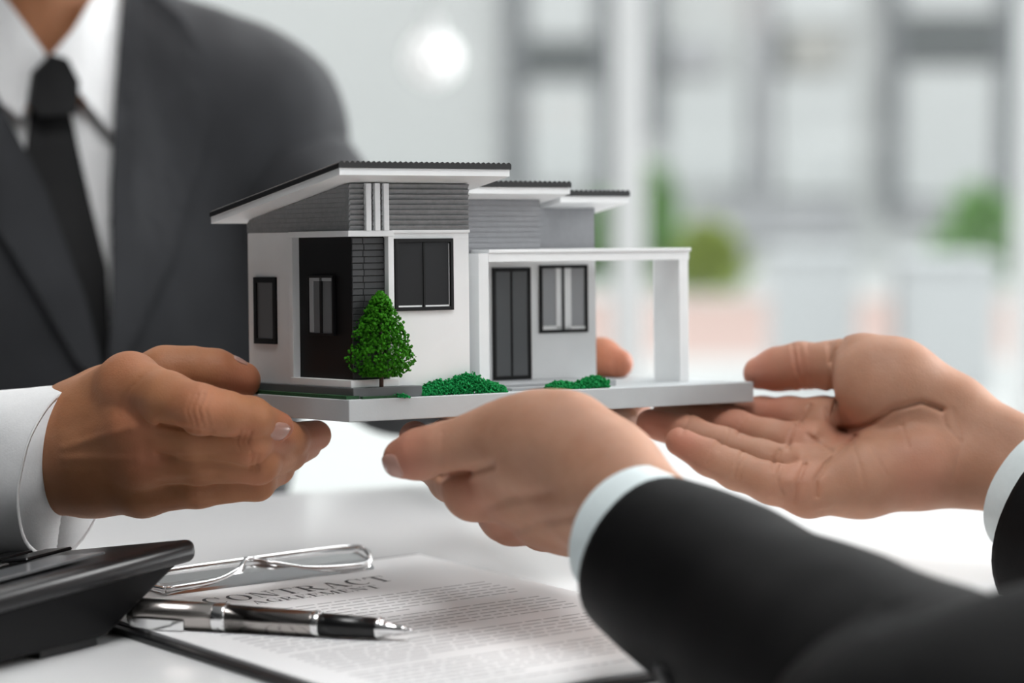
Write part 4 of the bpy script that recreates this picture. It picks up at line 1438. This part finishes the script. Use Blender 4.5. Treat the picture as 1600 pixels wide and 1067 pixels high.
def glyph(ch):
    """serif capital in a unit-high box: list of quads and its width"""
    Q = []
    TK, TN, SR = 0.17, 0.05, 0.07

    def bar(x0, x1, y0, y1):
        Q.append([(x0, y0), (x1, y0), (x1, y1), (x0, y1)])

    def dia(x0, y0, x1, y1, wd):
        Q.append([(x0 - wd / 2, y0), (x0 + wd / 2, y0), (x1 + wd / 2, y1), (x1 - wd / 2, y1)])

    def ring(cx, cy, ro, ho, ri, hi, a0, a1, shift=0.0):
        n = 18
        for i in range(n):
            t0, t1 = math.radians(a0 + (a1 - a0) * i / n), math.radians(a0 + (a1 - a0) * (i + 1) / n)
            Q.append([(cx + math.cos(t0) * ro, cy + math.sin(t0) * ho), (cx + math.cos(t1) * ro, cy + math.sin(t1) * ho),
                      (cx + shift + math.cos(t1) * ri, cy + math.sin(t1) * hi), (cx + shift + math.cos(t0) * ri, cy + math.sin(t0) * hi)])
    if ch in 'CG':
        ring(0.42, 0.5, 0.42, 0.52, 0.30, 0.47, 42, 318, 0.05)
        bar(0.70, 0.75, 0.66, 0.98)
        if ch == 'G':
            bar(0.62, 0.78, 0.02, 0.42); bar(0.52, 0.86, 0.40, 0.45)
        return Q, 0.86
    if ch == 'O':
        ring(0.45, 0.5, 0.45, 0.52, 0.28, 0.47, 0, 360)
        return Q, 0.9
    if ch == 'N':
        bar(0.10, 0.10 + TN, 0, 1); bar(0.78, 0.78 + TN, 0, 1); dia(0.74, 0, 0.16, 1, TK)
        bar(0, 0.26, 0, TN); bar(0, 0.2, 1 - TN, 1); bar(0.66, 0.94, 1 - TN, 1)
        return Q, 0.94
    if ch == 'T':
        bar(0.33, 0.33 + TK, 0, 1); bar(0, 0.83, 1 - TN, 1); bar(0, TN, 0.78, 1); bar(0.78, 0.83, 0.78, 1); bar(0.22, 0.61, 0, TN)
        return Q, 0.83
    if ch == 'R':
        bar(0.1, 0.1 + TK, 0, 1); bar(0, 0.38, 0, TN); bar(0, 0.4, 1 - TN, 1); bar(0.2, 0.42, 0.48, 0.53)
        ring(0.40, 0.75, 0.33, 0.25, 0.17, 0.20, -90, 90); dia(0.76, 0, 0.44, 0.5, TK); bar(0.66, 0.92, 0, TN)
        return Q, 0.92
    if ch == 'A':
        dia(0.10, 0, 0.42, 1, TN); dia(0.76, 0, 0.44, 1, TK); bar(0.24, 0.62, 0.32, 0.37); bar(0, 0.24, 0, TN); bar(0.58, 0.94, 0, TN)
        return Q, 0.94
    if ch == 'E':
        bar(0.1, 0.1 + TK, 0, 1); bar(0, 0.72, 0, TN); bar(0, 0.70, 1 - TN, 1); bar(0.2, 0.52, 0.49, 0.54); bar(0.67, 0.72, 0, 0.24); bar(0.65, 0.70, 0.78, 1); bar(0.5, 0.54, 0.4, 0.62)
        return Q, 0.76
    bar(0.10, 0.10 + TN, 0, 1); bar(0.86, 0.86 + TK, 0, 1); dia(0.52, 0, 0.17, 1, TK); dia(0.54, 0, 0.90, 1, TN)
    bar(0, 0.26, 0, TN); bar(0.76, 1.13, 0, TN); bar(0, 0.2, 1 - TN, 1); bar(0.86, 1.13, 1 - TN, 1)
    return Q, 1.13


def text(body, size, x, y, wfit, name, m):
    adv, pl = [], 0.0
    for ch in body:
        Q, gw = glyph(ch)
        adv.append((pl, Q))
        pl += gw + 0.14
    pl -= 0.14
    k = wfit / pl
    V_, F_ = [], []
    for o_, Q in adv:
        for q in Q:
            b_ = len(V_)
            V_ += [(x - wfit / 2 + (o_ + p[0]) * k, y + p[1] * size, 0.00167) for p in q]
            F_.append((b_, b_ + 1, b_ + 2, b_ + 3))
    return tag(mesh(name, V_, F_, m, sheet), kind='stuff')


text('CONTRACT', 0.0150, cxm + 0.001, LC - 0.067, 0.108, 'heading_print', M['ink'])
text('AGREEMENT', 0.0085, cxm + 0.001, LC - 0.080, 0.074, 'subheading_print', M['ink'])
V, F = [], []
y = LC - 0.098
ln = 0
while y > 0.02:
    para = ln % 7 == 6
    x = 0.026
    xe = WC - 0.026 if not para else 0.026 + random.uniform(0.05, 0.12)
    while x < xe - 0.004:
        wl = random.uniform(0.004, 0.014)
        b = len(V)
        x1 = min(x + wl, xe)
        V += [(x, y, 0.00166), (x1, y, 0.00166), (x1, y + 0.0013, 0.00166), (x, y + 0.0013, 0.00166)]
        F.append((b, b + 1, b + 2, b + 3))
        x += wl + 0.0016
    y -= 0.0062 if not para else 0.0105
    ln += 1
tag(mesh('small_print', V, F, M['ink_light'], sheet), kind='stuff')

# pen lying on the sheet
zc = TABLE + 0.0050
pa = ground(205, 977, zc)
pb = ground(646, 1002, zc)
ra_, rt_ = 0.0067, 0.0050
P0 = pa + Vector((0, 0, ra_))
P1 = pb + Vector((0, 0, rt_ * 1.0))
pd_ = (P1 - P0)
plen = pd_.length
pq = pd_.to_track_quat('X', 'Z')
pen = empty('rollerball_pen', mw=Matrix.Translation(P0) @ pq.to_matrix().to_4x4())
tag(pen, 'gunmetal pen with black grip lying uncapped on the contract', 'pen')
xat = [(x - 205) / (646 - 205) * plen for x in (205, 352, 360, 500, 505, 590, 597, 632, 646)]


def lathe(name, prof, m, segs=40):
    return rod(name, [(x, 0, 0, r, r) for x, r in prof], m, pen, segs=segs)


lathe('cap_barrel', [(0, 0.0058), (0.001, 0.0064), (0.004, 0.0067), (xat[1], 0.0067)], M['gunmetal'])
lathe('engraved_ring', [(xat[1] - 0.004, 0.00675), (xat[1] - 0.0036, 0.00692), (xat[1] - 0.001, 0.00692), (xat[1], 0.0070), (xat[2] - 0.001, 0.0070), (xat[2], 0.0066)], M['chrome'])
lathe('barrel', [(xat[2] - 0.0005, 0.0064), (xat[3] - 0.003, 0.0058), (xat[3], 0.0057)], M['gunmetal'])
lathe('barrel_ring', [(xat[3] - 0.0022, 0.0059), (xat[3] - 0.0018, 0.0061), (xat[4] - 0.0004, 0.0061), (xat[4], 0.0056)], M['chrome'])
lathe('grip', [(xat[4] - 0.0005, 0.0053), (xat[4] + 0.008, 0.0052), (xat[5], 0.0047)], M['rubber'])
lathe('tip_cone', [(xat[5], 0.0048), (xat[5] + 0.0008, 0.0050), (xat[5] + 0.0018, 0.0050), (xat[5] + 0.0024, 0.0041), (xat[6] + 0.001, 0.0042), (xat[6] + 0.0018, 0.0034), (xat[7] - 0.001, 0.0019), (xat[7], 0.0022), (xat[7] + 0.0006, 0.0014)], M['chrome'])
lathe('nib', [(xat[7], 0.0012), (xat[8] - 0.001, 0.0006), (xat[8], 0.0003)], M['chrome'], 16)
cl = [(0.004, -0.0078, 0.0020), (0.012, -0.0088, 0.0023), (0.024, -0.0086, 0.0023), (0.0295, -0.0078, 0.0021)]
bm = bmesh.new()
vv = []
for x, yv, hw in cl:
    vv.append([bm.verts.new(p) for p in ((x, yv, -0.0035 - hw), (x, yv - 0.0006, -0.0035 + hw), (x, yv + 0.0008, -0.0035 + hw), (x, yv + 0.0012, -0.0035 - hw))])
for a, b in zip(vv[:-1], vv[1:]):
    for k in range(4):
        bm.faces.new((a[k], b[k], b[(k + 1) % 4], a[(k + 1) % 4]))
bm.faces.new(vv[0]); bm.faces.new(vv[-1])
boxes(bm, (0.003, 0.006, -0.0082, -0.005, -0.0050, -0.0020))
bmesh.ops.recalc_face_normals(bm, faces=bm.faces[:])
me = bpy.data.meshes.new('pocket_clip')
bm.to_mesh(me); bm.free()
link('pocket_clip', me, M['chrome'], pen)

# calculator seen from its raised display end
cf = ground(196, 1004, TABLE)
cu_ = Vector((-0.558, -0.83, 0)).normalized()
cv_ = Vector((-cu_.y, cu_.x, 0))
if cv_.x > 0:
    cv_ = -cv_
KM = Matrix(((cu_.x, cv_.x, 0, cf.x), (cu_.y, cv_.y, 0, cf.y), (0, 0, 1, TABLE), (0, 0, 0, 1)))
calc = empty('calculator', mw=KM)
tag(calc, 'black desk calculator with raised display end beside the pen', 'calculator')


def loftbox(name, lower, upper, m, parent, bev):
    """box between two quads given as 4 points each"""
    bm = bmesh.new()
    a = [bm.verts.new(p) for p in lower]
    b = [bm.verts.new(p) for p in upper]
    bm.faces.new(a[::-1]); bm.faces.new(b)
    for i in range(4):
        bm.faces.new((a[i], a[(i + 1) % 4], b[(i + 1) % 4], b[i]))
    bmesh.ops.recalc_face_normals(bm, faces=bm.faces[:])
    bmesh.ops.bevel(bm, geom=bm.edges[:], offset=bev, segments=4, affect='EDGES', profile=0.5)
    me = bpy.data.meshes.new(name)
    bm.to_mesh(me); bm.free()
    o = link(name, me, m, parent, smooth=True)
    return o


UL = 0.175
loftbox('case_bottom', [(0.008, 0.004, 0.0035), (UL - 0.02, 0.004, 0.0035), (UL - 0.02, 0.14, 0.003), (0.008, 0.14, 0.003)],
        [(-0.040, -0.002, 0.0335), (UL + 0.01, -0.002, 0.0265), (UL + 0.01, 0.150, 0.0065), (-0.040, 0.150, 0.0065)], M['calc'], calc, 0.003)
loftbox('case_top', [(-0.046, -0.006, 0.0325), (UL + 0.018, -0.006, 0.0245), (UL + 0.018, 0.155, 0.0045), (-0.046, 0.155, 0.0045)],
        [(-0.047, -0.004, 0.0430), (UL + 0.018, -0.004, 0.0350), (UL + 0.018, 0.155, 0.0085), (-0.047, 0.155, 0.0165)], M['calc_top'], calc, 0.0042)
for fx in (0.012, UL - 0.07):
    box('foot', (fx, fx + 0.038, 0.006, 0.02, 0, 0.005), M['rubber'], calc, bev=0.001)
sl = -0.026 / 0.159
TT = Matrix.Translation((0, 0, 0.0428)) @ Matrix.Rotation(math.atan(sl), 4, 'X') @ Matrix.Rotation(math.atan(0.008 / 0.236), 4, 'Y') @ Matrix.Translation((0, 0, -0.0006))
box('display', (0.0, UL - 0.03, 0.012, 0.045, 0.0, 0.0012), M['pane_grey'], calc, bev=0.0004, T=TT)
for r in range(4):
    for c in range(5):
        kx, ky = -0.030 + c * 0.043, 0.060 + r * 0.026
        box('key', (kx, kx + 0.032, ky, ky + 0.018, 0.0, 0.0016), M['rubber'], calc, bev=0.0008, T=TT, seg=1)
